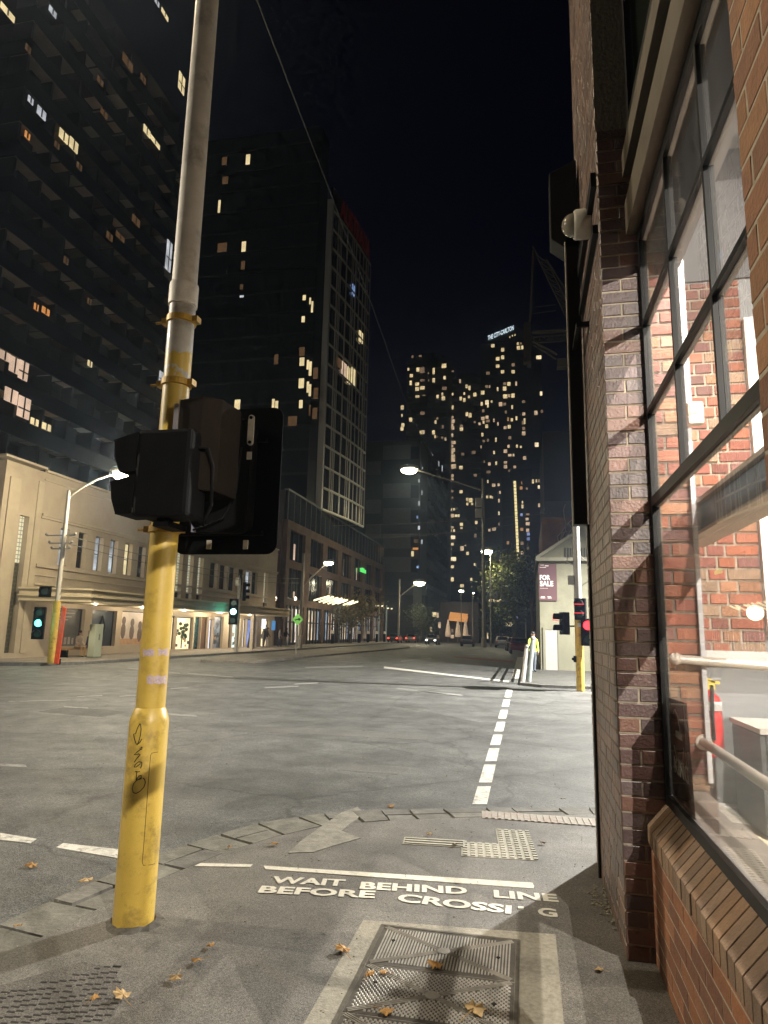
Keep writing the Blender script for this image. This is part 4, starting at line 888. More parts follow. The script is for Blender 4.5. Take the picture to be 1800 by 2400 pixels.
for a, c, z0, z1, k_ in shops:
    b = MB(); b.box(FX - .32, FX - .26, a, c, z0, z1); s = b.build('shop_window', SM[k_], hall)
    b = MB()
    for yy in (a, c - .07): b.box(FX - .258, FX - .2, yy, yy + .07, z0, z1)
    b.box(FX - .257, FX - .2, a + .07, c - .07, z1 - .07, z1); b.build('frame', DARKF, s)
    b = MB(); X = FX - .255; L_ = c - a
    if k_ == 'p1':
        for i, zz in enumerate((2.28, 2.08, 1.92)): b.box(X, X + .004, a + L_ * .25, a + L_ * (.8 - .1 * i), zz, zz + .05)
        for i in range(7): yy = a + L_ * (.05 + .12 * i); b.box(X, X + .004, yy, yy + L_ * rnd.uniform(.05, .09), .65, .65 + rnd.uniform(.3, .6))
        b.box(X, X + .004, a + .6, a + .85, 1.3, 1.55); b.build('print', mat('print_grey', (.36, .33, .30), .6), s)
    if k_ == 'p2':
        b.tube([(X, a + L_ * .5, .8), (X, a + L_ * .42, 1.5), (X, a + L_ * .55, 2.2), (X, a + L_ * .68, 1.6), (X, a + L_ * .6, .9)], .07, 6); b.build('print', mat('print_black', (.008, .009, .01), .4), s)
    if k_ == 'p3':
        for f_, h_ in ((.2, 1.45), (.5, 1.35), (.78, 1.2)):
            b.ball((X, a + L_ * f_, h_ + .55), .01, .22, .26, 10, 6); b.ball((X, a + L_ * f_, h_ - .05), .01, .26, .5, 10, 6)
        b.box(X, X + .004, a, c, .56, .92, 1); b.build('print', [mat('print_people', (.10, .06, .045), .6, var=.4, scale=6), mat('print_tan', (.42, .25, .13), .6)], s)
    if k_ in ('y', 'y2') and L_ > 1:
        for i in range(16): b.ball((X + .1, a + L_ * rnd.uniform(.2, .75), rnd.uniform(.9, 2.0)), .12, .16, .13, 6, 4)
        b.tube([(X + .1, a + L_ * .45, .2), (X + .1, a + L_ * .45, 1.2)], .05, 6); b.build('display_plant', mat('display_green', (.05, .09, .03), .7, var=.5), s)
    if k_ in ('ds', 'te', 'y2'):
        b = MB()
        for i in range(9): yy = a + L_ * rnd.uniform(.1, .85); zz = rnd.uniform(.25, 1.4); b.box(X + .01, X + .05, yy, yy + .22, zz, zz + rnd.uniform(.15, .35), rnd.choice((0, 1)))
        b.build('goods', [mat('goods_dark', (.05, .06, .07), .5), mat('goods_tan', (.5, .33, .2), .5)], s)
aw0, aw1 = PX(215, 1390, -20.9).y, 57.5
b = MB(); b.prism([(FX + .0, aw0 - 1.2), (-20.9, aw0), (-20.9, aw1), (FX + .0, aw1)], 2.80, 3.36); b.prism([(FX + .0, aw0 - 1.3), (-20.8, aw0 - .08), (-20.8, aw1 + .08), (FX + .0, aw1 + .08)], 3.03, 3.09); b.prism([(FX, aw0 - 1.3), (-20.78, aw0 - .1), (-20.78, aw1 + .1), (FX, aw1 + .1)], 3.365, 3.45)
aw = b.build('awning', mat('awning_cream', (.46, .385, .25), .6, var=.08, scale=1), hall)
for i, yy in enumerate((aw0 + 2.5, aw0 + 7, aw0 + 12, aw0 + 17.5, aw0 + 23)):  # lights added under the awning to brighten the pavement and people
    b = MB(); b.lathe([(.1, 0), (.1, .03)], (-22.4, yy, 2.79), (0, 0, -1), 10); b.build('added_downlight', glow('added_downlight', WARM, 8), aw)
    lamp('pavement_fill', (-22.4, yy, 2.7), (110, 190, 420, 560, 560)[i], (1.0, .82, .55), .08, hall)
b = MB(); b.box(-21.3, -21.05, fy(530, 1490) - 1.5, fy(530, 1490) - 1.25, .06, 2.8); b.build('awning_post', mat('post_pale', (.45, .40, .33), .6), hall)

# dark balcony tower behind the hall
TX = -36.0; ty0 = PX(79, 41, TX).y; FLH = 2.9
tower = thing('balcony_tower', 'tall dark apartment tower with pale balcony undersides and a few lit windows at upper left', 'tower', (TX, ty0 + 10, 0))
zc = PX(79, 41, TX).z; zb = zc - FLH * 12; NY = 8; ty1 = ty0 + 23.5; bay = (ty1 - ty0) / NY
TD = mat('tower_dark', (.018, .018, .018), .6, var=.3, scale=.5); SOFF = mat('tower_soffit', (.03, .026, .022), .85, var=.25, scale=.6)
SOFLIT = mat('lit_soffit_tint', (1, 1, 1), .85, var=.3, scale=.9, attr=True)  # panel colours vary to imitate room light on the balcony ceilings
b = MB(); b.box(TX - 26, TX - 1.7, ty0 + 1.7, ty1, 0, zc + FLH * 4); b.build('core', TD, tower)
rnd = random.Random(8)
for f_ in range(-1, 15):
    z_ = zb + f_ * FLH
    if z_ < 9.6: continue
    b = MB(); b.prism([(TX - 26, ty0), (TX, ty0), (TX, ty1), (TX - 1.68, ty1), (TX - 1.68, ty0 + 1.68), (TX - 26, ty0 + 1.68)], z_ - .24, z_); sl = b
    b = MB(); b.box(TX - .001, TX + .05, ty0 - .05, ty1, z_ - .20, z_ + 1.05); b.box(TX - 26, TX - .001, ty0 - .05, ty0, z_ - .16, z_ + 1.05); b.build('balustrade', mat('balustrade_dark', (.014, .014, .015), .25, var=.3, scale=.4), tower)
    b = sl
    k_ = 0
    while k_ <= NY:
        yy = ty0 + k_ * bay + rnd.uniform(-.4, .4) * (0 < k_ < NY); b.box(TX - 1.69, TX - .02, yy, yy + .22, z_ + .0, z_ + FLH - .24, 1)
        if rnd.random() < .6: b.box(TX - 1.69, TX - .9, yy + bay * .45, yy + bay * .45 + 1.1, z_, z_ + FLH - .24, 1)
        k_ += 1
    for q_ in range(NY * 2):
        if rnd.random() < .25: continue
        y0_ = ty0 + q_ * bay / 2 + .12; w_ = bay / 2 - (.2 if rnd.random() < .6 else 0); tc0 = rnd.choice(((.30, .24, .18), (.22, .20, .19), (.26, .18, .12), (.18, .17, .13), (.34, .26, .22))); g_ = rnd.choice((.3, .6, 1.0, 1.5, 2.0)); d_ = rnd.uniform(.6, 1.5)
        b.box(TX - .04 - d_, TX - .04, y0_, y0_ + w_, z_ - .262, z_ - .243, 2, tuple(v * g_ for v in tc0))
    if f_ % 3 != 1: b.box(TX - 1.6, TX + .02, ty0 - .02, ty0 + bay * rnd.uniform(.9, 1.7), z_ - .285, z_ - .264, 2, (.36, .29, .24))  # corner soffit painted paler, as if lit
    b.build('balcony_level', [SOFF, TD, SOFLIT], tower)
def quad_on_X(px0, py0, px1, py1, X, th=.06):
    a = PX(px0, py0, X); c = PX(px1, py1, X); mb = MB(); y0_, y1_ = sorted((a.y, c.y)); z0_, z1_ = sorted((a.z, c.z))
    mb.box(X, X + th, y0_, max(y1_, y0_ + .3), z0_, max(z1_, z0_ + .5)); return mb
TW = [glow('tower_warm', (1.0, .80, .42), 1.0, .3, .8), glow('tower_pink', (1.0, .70, .50), .85, .4, .5), glow('tower_white', (.85, .88, .92), .8, .5, .5), glow('tower_orange', (1.0, .42, .12), .7, .2), glow('tower_dim', (1.0, .55, .25), .10, .3), glow('tower_blue', (.35, .55, 1.0), .7, .5)]
for q, mi in (((140, 298, 157, 340), 0), ((164, 318, 180, 362), 0), ((337, 290, 350, 325), 0), ((352, 318, 373, 352), 0), ((88, 245, 105, 285), 2), ((114, 20, 130, 45), 2), ((66, 222, 76, 248), 2), ((0, 15, 32, 55), 0), ((362, 2, 372, 15), 2), ((378, 22, 393, 52), 0), ((420, 165, 430, 225), 0), ((446, 160, 455, 205), 5),
              ((288, 120, 309, 172), 4), ((250, 540, 262, 568), 4), ((272, 540, 290, 570), 4), ((310, 500, 326, 535), 4), ((80, 710, 88, 730), 3), ((98, 722, 114, 742), 3), ((0, 818, 21, 850), 1), ((24, 832, 44, 880), 1), ((46, 842, 62, 895), 1), ((12, 905, 38, 950), 1), ((44, 925, 66, 985), 1), ((72, 978, 88, 1000), 0), ((99, 990, 117, 1012), 0), ((374, 868, 392, 912), 2), ((58, 310, 68, 330), 3), ((205, 700, 212, 716), 4), ((150, 600, 158, 622), 4), ((228, 175, 240, 205), 4), ((330, 170, 340, 200), 4), ((236, 250, 250, 282), 4), ((392, 560, 398, 640), 2), ((205, 850, 214, 862), 0), ((128, 330, 137, 352), 4), ((180, 380, 190, 402), 4), ((60, 100, 70, 128), 4)):
    wq = quad_on_X(*q, TX + .06); wo_ = wq.build('window', TW[mi], tower); ys_ = [v.y for v in wq.v]; zs_ = [v.z for v in wq.v]; ya_, yb_, za_, zb2 = min(ys_), max(ys_), min(zs_), max(zs_)
    b = MB(); b.box(TX + .121, TX + .15, (ya_ + yb_) / 2 - .06, (ya_ + yb_) / 2 + .06, za_, zb2)
    if zb2 - za_ > 1.2: b.box(TX + .122, TX + .149, ya_, yb_, za_ + (zb2 - za_) * .42 - .05, za_ + (zb2 - za_) * .42 + .05)
    b.build('frame', DARKF, wo_)

# dark tower, glass grid slab and brick podium further along
t2 = thing('dark_tower', 'almost black tower with a few scattered lit windows between the pole and the grid tower', 'tower', (-35, 74, 0))
b = MB(); a = PY(500, 345, 74); tx1 = PY(748, 480, 74).x; b.box(-58, tx1, 74, 77.4, 0, a.z + 1); b.build('body', mat('black_facade', (.004, .0042, .0045), .6, spec=.15, var=.3, scale=.2), t2)
for k_ in range(21):
    b = MB(); z_ = 14 + k_ * 3; 
    if z_ > a.z: continue
    b.box(-58, tx1, 73.96, 74.001, z_, z_ + .3); b.build('floor_band', mat('band_dark', (.007, .0075, .008), .6), t2)
def quad_on_Y(cx, cy, w_, h_, Y, th=.08):
    p = PY(cx - w_ / 2, cy - h_ / 2, Y); q = PY(cx + w_ / 2, cy + h_ / 2, Y); c = PY(cx, cy, Y); hx = abs(q.x - p.x) / 2 * .9; hz = abs(q.z - p.z) / 2; mb = MB()
    mb.box(c.x - hx, c.x + hx, Y - th, Y, c.z - hz, c.z + hz); return mb
def z3(x, y): return 360 + x / 2.765, 300 + y / 2.765
for (x, y_, w_, h_), mi in (((460, 215, 30, 45), 4), ((612, 205, 24, 60), 0), ((465, 340, 36, 40), 4), ((426, 510, 9, 80), 0), ((585, 770, 24, 62), 0), ((580, 890, 22, 50), 4), ((572, 1092, 26, 10), 2), ((570, 1030, 18, 30), 4), ((977, 1100, 20, 30), 0), ((1015, 1122, 9, 40), 0), ((1028, 1160, 10, 70), 0), ((970, 1240, 20, 36), 0),
                            ((962, 1450, 34, 55), 4), ((962, 1515, 30, 50), 0), ((1000, 1535, 12, 60), 0), ((1016, 1560, 14, 90), 0), ((1050, 1590, 30, 70), 4), ((958, 1655, 34, 60), 0), ((1000, 1680, 12, 70), 0), ((1014, 1700, 12, 75), 0), ((1052, 1720, 28, 70), 4), ((428, 1800, 42, 55), 1), ((543, 1800, 34, 75), 0), ((775, 1805, 12, 95), 0), ((797, 1810, 16, 80), 0), ((955, 1790, 22, 50), 0), ((1012, 1830, 8, 70), 4), ((1045, 1850, 30, 70), 4), ((900, 1900, 60, 60), 4), ((795, 1500, 24, 60), 4), ((445, 775, 60, 50), 4)):
    px, py = z3(x, y_); quad_on_Y(px, py, w_ / 2.765, h_ / 2.765, 74.0).build('window', TW[mi], t2)

SA = PY(781, 473, 78); h1 = SA.z; sB = None
for i in range(400):
    Yq = 80 + i * .05; q = PY(866, 604, Yq)
    if q.z >= h1: sB = q; break
slab = thing('grid_tower', 'slim tower with pale end wall and a white grid over dark curved glass', 'tower', (SA.x, 78, 0))
zbase = 16.5; NB = 9; pts = []
for i in range(NB + 1):
    s = i / NB; p = SA.lerp(sB, s); bow = Vector((.25 * math.sin(math.pi * s * .9), 0, 0)); pts.append(Vector((p.x, p.y, 0)) + bow)
b = MB(); b.prism([(p.x - .15, p.y) for p in pts] + [(-38, pts[-1].y), (-38, 78.2), (SA.x - .9, 78.2)], zbase, h1 - .6); b.build('glass_body', mat('grid_glass', (.012, .015, .020), .15, var=.4, scale=.15), slab)
ex = PY(763, 480, 78).x
b = MB(); b.box(ex, SA.x + .1, 77.6, 78.15, zbase, h1 + .2); b.build('end_wall', mat('pale_concrete_wall', (.62, .60, .58), .8, var=.08, scale=.2), slab)
GRID = mat('grid_white', (.50, .48, .44), .6, var=.1, scale=.5)
nfl = 15; fh = (h1 - 1.2 - zbase) / nfl
for k_ in range(nfl + 1):
    z_ = zbase + k_ * fh; b = MB(); b.tube([(p.x + .05, p.y, z_) for p in pts], .16, 6); b.build('floor_edge', GRID, slab)
rnd = random.Random(6)
for i, s_ in enumerate((.13, .17, .20, .33, .46, .50, .56, .66, .77, .86, .92, 1.0)):
    p = pts[0].lerp(pts[-1], s_) + Vector((.25 * math.sin(math.pi * s_ * .9) + .05, 0, 0)); b = MB(); b.tube([(p.x, p.y, zbase), (p.x, p.y, h1 - 1.2)], .07 if i % 3 else .11, 5); b.build('mullion', GRID, slab)
def on_slab(px, py, w_, h_):
    best = None
    for i in range(200):
        s_ = i / 199; p = pts[0].lerp(pts[-1], s_) + Vector((.25 * math.sin(math.pi * s_ * .9), 0, 0)); q = PY(px, py, p.y)
        if best is None or abs(q.x - p.x) < best[0]: best = (abs(q.x - p.x), p, q, s_)
    _, p, q, s_ = best; d = (pts[-1] - pts[0]).normalized(); mb = MB(); mb.frame_box(Vector((p.x + .0, p.y, q.z)) - d * w_ / 2 - Vector((.1, 0, h_ / 2)), d * w_, (.16, 0, 0), (0, 0, h_)); return mb
for px, py, w_, h_, mi in ((806, 868, 1.6, 2.2, 1), (818, 880, 1.0, 2.3, 0), (828, 885, 1.2, 2.6, 0), (846, 790, 1.3, 1.6, 0), (828, 680, .8, 1.6, 5), (797, 852, 2.0, 1.2, 4)): on_slab(px, py, w_, h_).build('window', TW[mi], slab)
REDL = mat('red_letters', (.16, .012, .012), .5, emit=(1, .05, .04), es=.008)
b = MB(); d = (pts[-1] - pts[0]); vs, fs, wd, ht = textmesh(None, 'AUSTRALIA', 1, .02, .06)
for f_ in fs: pass
cur = lambda s_: pts[0].lerp(pts[-1], s_) + Vector((.25 * math.sin(math.pi * s_ * .9), 0, 0))
b.faces([cur(.14 + .8 * v.x / wd) + Vector((.15 + v.z, 0, h1 - .9 + 3.0 * v.y / ht)) for v in vs], fs); b.build('roof_lettering', REDL, slab)
b = MB()
for i in range(NB): b.frame_box((pts[i].x - .05, pts[i].y, h1 - .9), pts[i + 1] - pts[i], (-.2, 0, 0), (0, 0, 3.2))
b.build('roof_screen', mat('screen_darkred', (.02, .003, .003), .7), slab)

PDX = -24.6; pod = thing('brick_podium', 'brown brick lower building with large square dark windows behind the street lamp', 'building', (PDX, 90, 0))
PBR = brickmat('podium_brick', (.13, .066, .042), (.11, .055, .036), (.11, .085, .065), .24, .076)
b = MB(); b.box(-46, PDX - .5, 66, 116, 0, 16.4); b.build('core', mat('podium_core', (.06, .05, .045), .8), pod)
b = MB(); rows = ((4.9, 8.2), (9.0, 12.3)); cols = [67.0 + i * 6.9 for i in range(7)]
b.box(PDX - .5, PDX, 66, 116, 4.2, 4.9); b.box(PDX - .5, PDX, 66, 116, 8.2, 9.0); b.box(PDX - .5, PDX, 66, 116, 12.3, 13.2)
for z0, z1 in rows:
    yy = 66
    for c0 in cols: b.box(PDX - .5, PDX, yy, c0, z0, z1); yy = c0 + 5.0
    b.box(PDX - .5, PDX, yy, 116, z0, z1)
yy = 66
for c0 in cols: b.box(PDX - .5, PDX, yy, c0 - .4, 0, 4.2); yy = c0 + 5.4
b.box(PDX - .5, PDX, yy, 116, 0, 4.2); b.box(-46, PDX - .5, 65.6, 66, 0, 13.2); b.build('wall', PBR, pod)
rnd = random.Random(12)
for z0, z1 in rows:
    for i, c0 in enumerate(cols):
        b = MB(); b.box(PDX - .4, PDX - .36, c0, c0 + 5.0, z0, z1); wv = b.build('window', DARKG, pod)
        b = MB()
        for f_ in (0, .36, .7, .985): b.box(PDX - .358, PDX - .30, c0 + 5 * f_, c0 + 5 * f_ + .08, z0, z1)
        b.box(PDX - .357, PDX - .31, c0, c0 + 5, z0, z0 + .08); b.build('frame', mat('podium_frame', (.05, .05, .05), .5, .2), wv)
        if rnd.random() < .55:
            b = MB(); q = c0 + rnd.uniform(.3, 3.8); b.box(PDX - .355, PDX - .345, q, q + rnd.uniform(.25, .6), z0 + .2, z0 + rnd.uniform(.6, 2.6)); b.build('lit_corner', rnd.choice((TW[1], TW[2], TW[4])), wv)
b = MB(); b.box(-46, PDX - .25, 66.2, 115.8, 13.2, 16.4); b.build('upper_glass', mat('upper_glass', (.018, .022, .024), .15, var=.4, scale=.3), pod)
b = MB()
for i in range(26): b.box(PDX - .249, PDX - .19, 66.4 + i * 1.95, 66.4 + i * 1.95 + .09, 13.2, 16.4)
b.box(PDX - .6, PDX - .1, 66.1, 115.9, 16.4, 16.6); b.build('upper_fin', mat('fin_grey', (.10, .10, .10), .5), pod)
SHOPW = [glow('shop_warm_a', (1.0, .80, .55), 1.3, .6, .8), glow('shop_warm_b', (1.0, .70, .48), .9, .7, .7), glow('shop_pale', (1.0, .90, .80), 1.4, .4, .6), glow('shop_cool', (.6, .75, .95), 1.0, .6, .8)]
for i, c0 in enumerate(cols):
    n_ = 5
    for j in range(n_):
        a = c0 - .4 + 5.8 * j / n_; b = MB(); b.box(PDX - .42, PDX - .38, a + .12, a + 5.8 / n_ - .12, .5 if i else .3, 3.9 if i else 3.9); s = b.build('shop_window', (mat('curtain_pale', (.5, .42, .36), .8, emit=(1, .82, .66), es=.22) if i == 0 and j < 3 else rnd.choice(SHOPW)), pod)
        b = MB(); b.box(PDX - .378, PDX - .2, a + 5.8 / n_ - .12, a + 5.8 / n_ + .12, 0, 4.2); b.box(PDX - .377, PDX - .3, a + .12, a + 5.8 / n_ - .12, 2.4, 2.55); b.build('frame', DARKF, s)
        b = MB(); r1 = rnd.uniform(.2, .55); b.box(PDX - .377, PDX - .34, a + .2, a + .2 + r1, .5, rnd.uniform(1.0, 2.1)); b.build('goods', rnd.choice((MATS['goods_dark'], MATS['goods_tan'])), s)
for px in (643, 690):
    q = PX(px, 1403, PDX); b = MB(); b.ball((PDX + .12, q.y, q.z), .14, .14, .2, 8, 6); b.build('wall_light', glow('wall_light', (1, .82, .6), 7), pod)
q = PX(850, 1338, PDX); b = MB(); b.box(PDX + .002, PDX + .1, q.y - 1.9, q.y + 1.9, q.z - .28, q.z + .28); b.box(PDX + .002, PDX + .12, q.y - 1.0, q.y + .7, q.z + .2, q.z + .42); b.build('green_sign', glow('green_sign', (.12, .95, .16), 1.1, .3, 2), pod)

# grey apartment block and far office block
ap = thing('grey_apartments', 'grey apartment block with plain banded wall and lit balconies behind the bright lamp', 'building', (-26, 130, 0))
a = PY(850, 1016, 130); c = PY(985, 1036, 130); APX = c.x
b = MB(); b.box(-60, APX, 130, 168, 0, c.z + .5); b.build('body', mat('apartment_grey', (.085, .085, .075), .8, var=.12, scale=.15), ap)
for i, yy in enumerate((1060, 1150, 1208, 1268, 1323)):
    q = PY(930, yy, 130); xl = PY(898, yy, 130).x; xr = PY(962, yy, 130).x; b = MB(); b.box(xl, xr, 129.9, 130.001, q.z - 1.5, q.z + 1.5); b.build('pale_band', mat('band_pale', (.17, .17, .15), .8), ap)
    xl = PY(858, yy, 130).x; xr = PY(893, yy, 130).x; b = MB(); b.box(xl, xr, 129.9, 130.001, q.z - 4.6, q.z - 1.8); b.build('pale_band', MATS['band_pale'], ap)
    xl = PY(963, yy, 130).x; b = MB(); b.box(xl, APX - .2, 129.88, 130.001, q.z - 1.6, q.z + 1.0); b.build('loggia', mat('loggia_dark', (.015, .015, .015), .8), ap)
b = MB()
for k_ in range(12):
    z_ = 4 + k_ * 3.1
    if z_ > c.z - 1: continue
    b = MB(); b.box(APX, APX + 1.4, 131, 167, z_, z_ + .2); b.box(APX + 1.38, APX + 1.42, 131, 167, z_ + .2, z_ + 1.1); b.build('balcony', mat('balcony_grey', (.10, .10, .095), .7), ap)
b = MB()
for k_ in range(8): b.box(APX, APX + 1.43, 131 + k_ * 5, 131.25 + k_ * 5, 3, c.z)
b.build('balcony_fin', MATS['balcony_grey'], ap)
def on_X(px, py, w_, h_, X): 
    q = PX(px, py, X); mb = MB(); mb.box(X, X + .08, q.y - w_ / 2, q.y + w_ / 2, q.z - h_ / 2, q.z + h_ / 2); return mb
for px, py, w_, h_, mi in ((1003, 1114, 1.6, 2.4, 1), (1012, 1122, 1.6, 2.6, 1), (1002, 1224, 1.7, 2.5, 1), (1011, 1228, 1.7, 2.7, 1), (1014, 1078, 1.5, 2.4, 2), (1010, 1067, 1.2, 1.5, 2), (1030, 1112, 2, 1.4, 5), (1003, 1192, 3, 1.2, 2), (1010, 1175, 1, 2, 5), (1016, 1178, 1, 2, 5), (1023, 1186, 1.3, 2, 5), (1029, 1192, 2, 2.6, 5), (1034, 1194, 1.3, 3, 2), (1031, 1166, 2, 1.3, 2), (1024, 1203, 1.3, 2, 2), (1014, 1209, 1, 2, 2), (1003, 1252, 1.4, 2, 5), (1031, 1268, 1.2, 2.8, 2), (1030, 1137, 1.3, 1.6, 2), (1011, 1152, 1, 1.4, 2), (1036, 1098, 1, 1.6, 2), (1028, 1087, 1.3, 1.2, 2), (1000, 1328, 1.6, 1.4, 0)):
    on_X(px, py, w_, h_, APX + .02).build('window', TW[mi], ap)
for px, py, w_, h_, mi in ((989, 1155, 3, 10, 2), (982, 1127, 4, 7, 2), (982, 1180, 4, 10, 2), (978, 1212, 4, 7, 5), (982, 1237, 5, 9, 2), (989, 1270, 3, 10, 2), (975, 1268, 12, 8, 4), (967, 1298, 6, 12, 0), (979, 1329, 6, 6, 5), (990, 1097, 2, 5, 2), (974, 1286, 14, 5, 3)):
    quad_on_Y(px, py, w_, h_, 129.86).build('window', TW[mi], ap)
b = MB(); b.box(-60, PY(1000, 1400, 128).x, 127, 129.5, 0, PY(930, 1395, 128).z); b.build('lower_wing', mat('wing_dark', (.035, .037, .040), .7), ap)
b = MB(); q = PY(978, 1420, 126.9); b.box(q.x - .8, q.x + .8, 126.8, 127.0, q.z - 4, q.z + 4); b.build('pale_pier', MATS['band_pale'], ap)

# distant towers
DT = [mat('distant_facade', (.016, .018, .018), .5, var=.25, scale=.05), mat('distant_facade_blue', (.014, .017, .022), .4, var=.25, scale=.05)]
WM = [glow('far_yellow', (1.0, .77, .40), 1.35, .5, .5), glow('far_pink', (1.0, .70, .43), 1.0, .5, .5), glow('far_dim', (1.0, .66, .40), .36, .5, .4), glow('far_blue', (.45, .55, 1.0), .7, .4, .4), glow('far_orange', (1.0, .50, .20), .55, .3, .4), glow('far_bright', (1.0, .80, .48), 1.7, .4, .5)]
def far_tower(label, Y, px0, px1, ptop, org, extra=None, prof=None, dm=0, depth=24):
    a = PY(px0, 1300, Y).x; c = PY(px1, 1300, Y).x; t = thing('apartment_tower', label, 'tower', ((a + c) / 2, Y, 0), 'distant apartment towers'); zt = PY((px0 + px1) / 2, ptop, Y).z
    b = MB(); n_ = 10
    if prof == 'round':
        b.prism([((a + c) / 2 + (c - a) / 2 * math.cos(R(180 + 18 * i)), Y + .4 + (c - a) * .22 * (1 + math.sin(R(180 + 18 * i)))) for i in range(11)] + [(c, Y + depth), (a, Y + depth)], 0, zt)
        b.prism([((a + c) / 2 + (c - a) / 2 * .72 * math.cos(R(36 * i)), Y + 12 + (c - a) * .28 * math.sin(R(36 * i))) for i in range(10)], zt, zt + 5)
    else:
        b.box(a, c, Y + .2, Y + depth, 0, zt); b.box(a + (c - a) * .2, c - (c - a) * .25, Y + 4, Y + depth - 3, zt, zt + 4)
    fl = b; z_ = 6
    while z_ < zt - 2: fl.box(a + (c - a) * .06, c - (c - a) * .06, Y + (.1 if prof is None else .35), Y + 1.2, z_, z_ + .35, 1); z_ += 3.1
    fl.build('body', [DT[dm], mat('distant_edge', (.03, .031, .03), .6)], t)
    for (x, y_, w_, h_, mi) in org: quad_on_Y(x, y_, max(w_, 2.2), max(h_, 2.6), Y + .05, .3).build('window', WM[mi], t)
    return t
def cv(lst, ox, oy, s): return [(ox + l[0] / s, oy + l[1] / s, l[2] / s * .90, l[3] / s * .80, l[4] if len(l) > 4 else 0) for l in lst]
A1 = cv([(275,485,35,50),(440,490,60,80),(515,500,90,110,2),(712,515,45,130),(890,425,95,80),(325,595,65,60),(315,720,45,90),(712,675,50,85),(900,630,45,70),(515,675,90,40,2),(425,740,80,60),(425,825,75,70),(515,805,95,60),(1168,690,35,80,1),(1280,780,45,70),(1330,805,45,80),(895,815,95,60,2),(862,915,35,60),(1040,915,30,50),(880,985,70,75),(955,1015,70,60),(430,955,80,40),(540,935,60,25,2),(780,955,45,70),(1180,990,50,70),(1240,1015,50,75),(1240,905,35,50),(1425,920,60,70),(1320,960,40,50),(170,1145,60,80),(1040,1145,35,80),(515,1245,90,60,2),(165,1280,25,50),(315,1355,60,80),(1285,1260,50,80),(1340,1280,60,80),(745,1395,35,70),(1030,1315,60,50,1),(1035,1385,95,70,1),(1025,1445,65,40,1),(1030,1500,90,70,1),(1190,1470,60,60,2),(1190,1520,70,60),(180,1450,60,70),(165,1510,60,80),(490,1575,45,70),(535,1570,40,80,1),(710,1575,55,80),(735,1650,25,60),(1025,1625,60,65,1),(860,1665,40,40,2),(915,1690,35,60,1),(1045,1750,110,60,1),(1025,1810,65,50,1),(1040,1880,100,70,1),(1025,1925,65,45,1),(1040,1985,100,60,1),(1040,2050,100,80,1),(1050,2160,110,80,1),(1185,2180,65,60),(1400,1920,80,60,2),(1215,1950,60,50,2),(775,1335,40,50,2),(770,1650,20,40,2),(870,1480,40,70,2),(345,270,40,50,2),(480,255,60,30,2),(340,1780,20,50,2),(1040,520,40,30,2),(620,550,20,40,2),(625,675,20,40,2)], 920, 800, 7.375)
A2 = cv([(840,75,35,50,2),(970,100,50,75,1),(1010,95,40,65,1),(1105,110,60,60),(965,245,55,60,1),(965,310,60,60,1),(890,240,50,70,2),(970,490,45,40,2),(1110,500,60,60),(850,560,60,70),(965,600,45,40,2),(1210,625,45,60),(1265,640,70,80),(1210,700,40,50),(1290,700,40,40),(945,785,40,45),(995,785,40,45),(850,800,55,40,2),(965,890,70,70,1),(1025,890,45,50),(1070,890,35,50),(850,920,70,80,1),(915,945,25,60),(1115,1030,60,60),(1115,1090,50,35),(965,1080,65,40,1),(945,1130,30,50),(995,1130,35,50),(845,1110,40,80),(895,1120,45,70),(830,1050,25,60),(975,1240,95,70,5),(970,1350,50,50),(1125,1420,70,90,1),(1215,1500,50,60),(850,1500,60,40,2),(985,1590,105,75,5),(970,1715,55,55),(860,1740,50,80),(850,1815,65,70),(965,1920,65,80),(850,1940,60,60),(845,2010,75,70,5),(1275,1920,35,60),(1125,2025,70,60),(1340,235,60,50,2),(1355,1000,50,60),(1340,1210,50,70,2),(845,1690,25,50),(950,1430,12,20),(1180,1370,20,20),(910,1820,30,50,2),(1330,1680,30,50)], 920, 1080, 6.91)
B1 = cv([(405,520,70,60),(575,590,65,70),(840,485,45,45),(890,480,35,35,2),(850,555,70,70),(925,550,70,70),(490,745,75,65),(575,720,65,70),(490,870,75,60),(757,850,65,60,2),(322,995,75,55,2),(575,970,70,60),(757,970,70,60),(1200,720,110,65,5),(610,1175,60,50,2),(682,1180,70,70),(808,1175,38,80,1),(610,1260,75,80),(490,1270,35,75),(230,1330,75,75),(95,1365,65,70),(300,1225,60,50,2),(350,1225,30,50,1),(620,1395,90,75),(685,1385,50,60,1),(755,1380,70,80),(1240,1345,50,80,5),(215,1525,45,70),(305,1500,75,90,5),(320,1560,30,60),(385,1485,35,40),(540,1530,75,80,1),(610,1530,60,50,2),(740,1580,38,75),(940,1485,65,50,2),(240,1645,50,60,2),(630,1665,40,60,2),(940,1700,65,60,1),(1150,1680,70,85,1),(1255,1655,50,55,2),(235,1775,75,60,1),(305,1755,60,60,1),(670,1790,35,75,4),(735,1800,50,60),(815,1775,38,75),(245,1840,40,60),(180,1870,50,50,1),(425,1810,30,70,1),(320,1820,80,50,2),(300,1910,60,70),(495,1870,30,70,1),(955,1825,40,120),(920,1850,30,80,2),(940,1950,65,60,2),(620,1935,60,55,1),(690,1920,65,70),(940,2035,75,75,1),(225,2055,45,70),(460,2140,35,70),(700,2110,60,60,2),(320,2155,40,45,2),(250,2165,50,45,2),(700,370,14,40),(745,350,14,40),(790,333,14,40),(5,1255,30,80),(10,1720,50,90),(95,1840,40,40,2)], 1100, 740, 7.375)
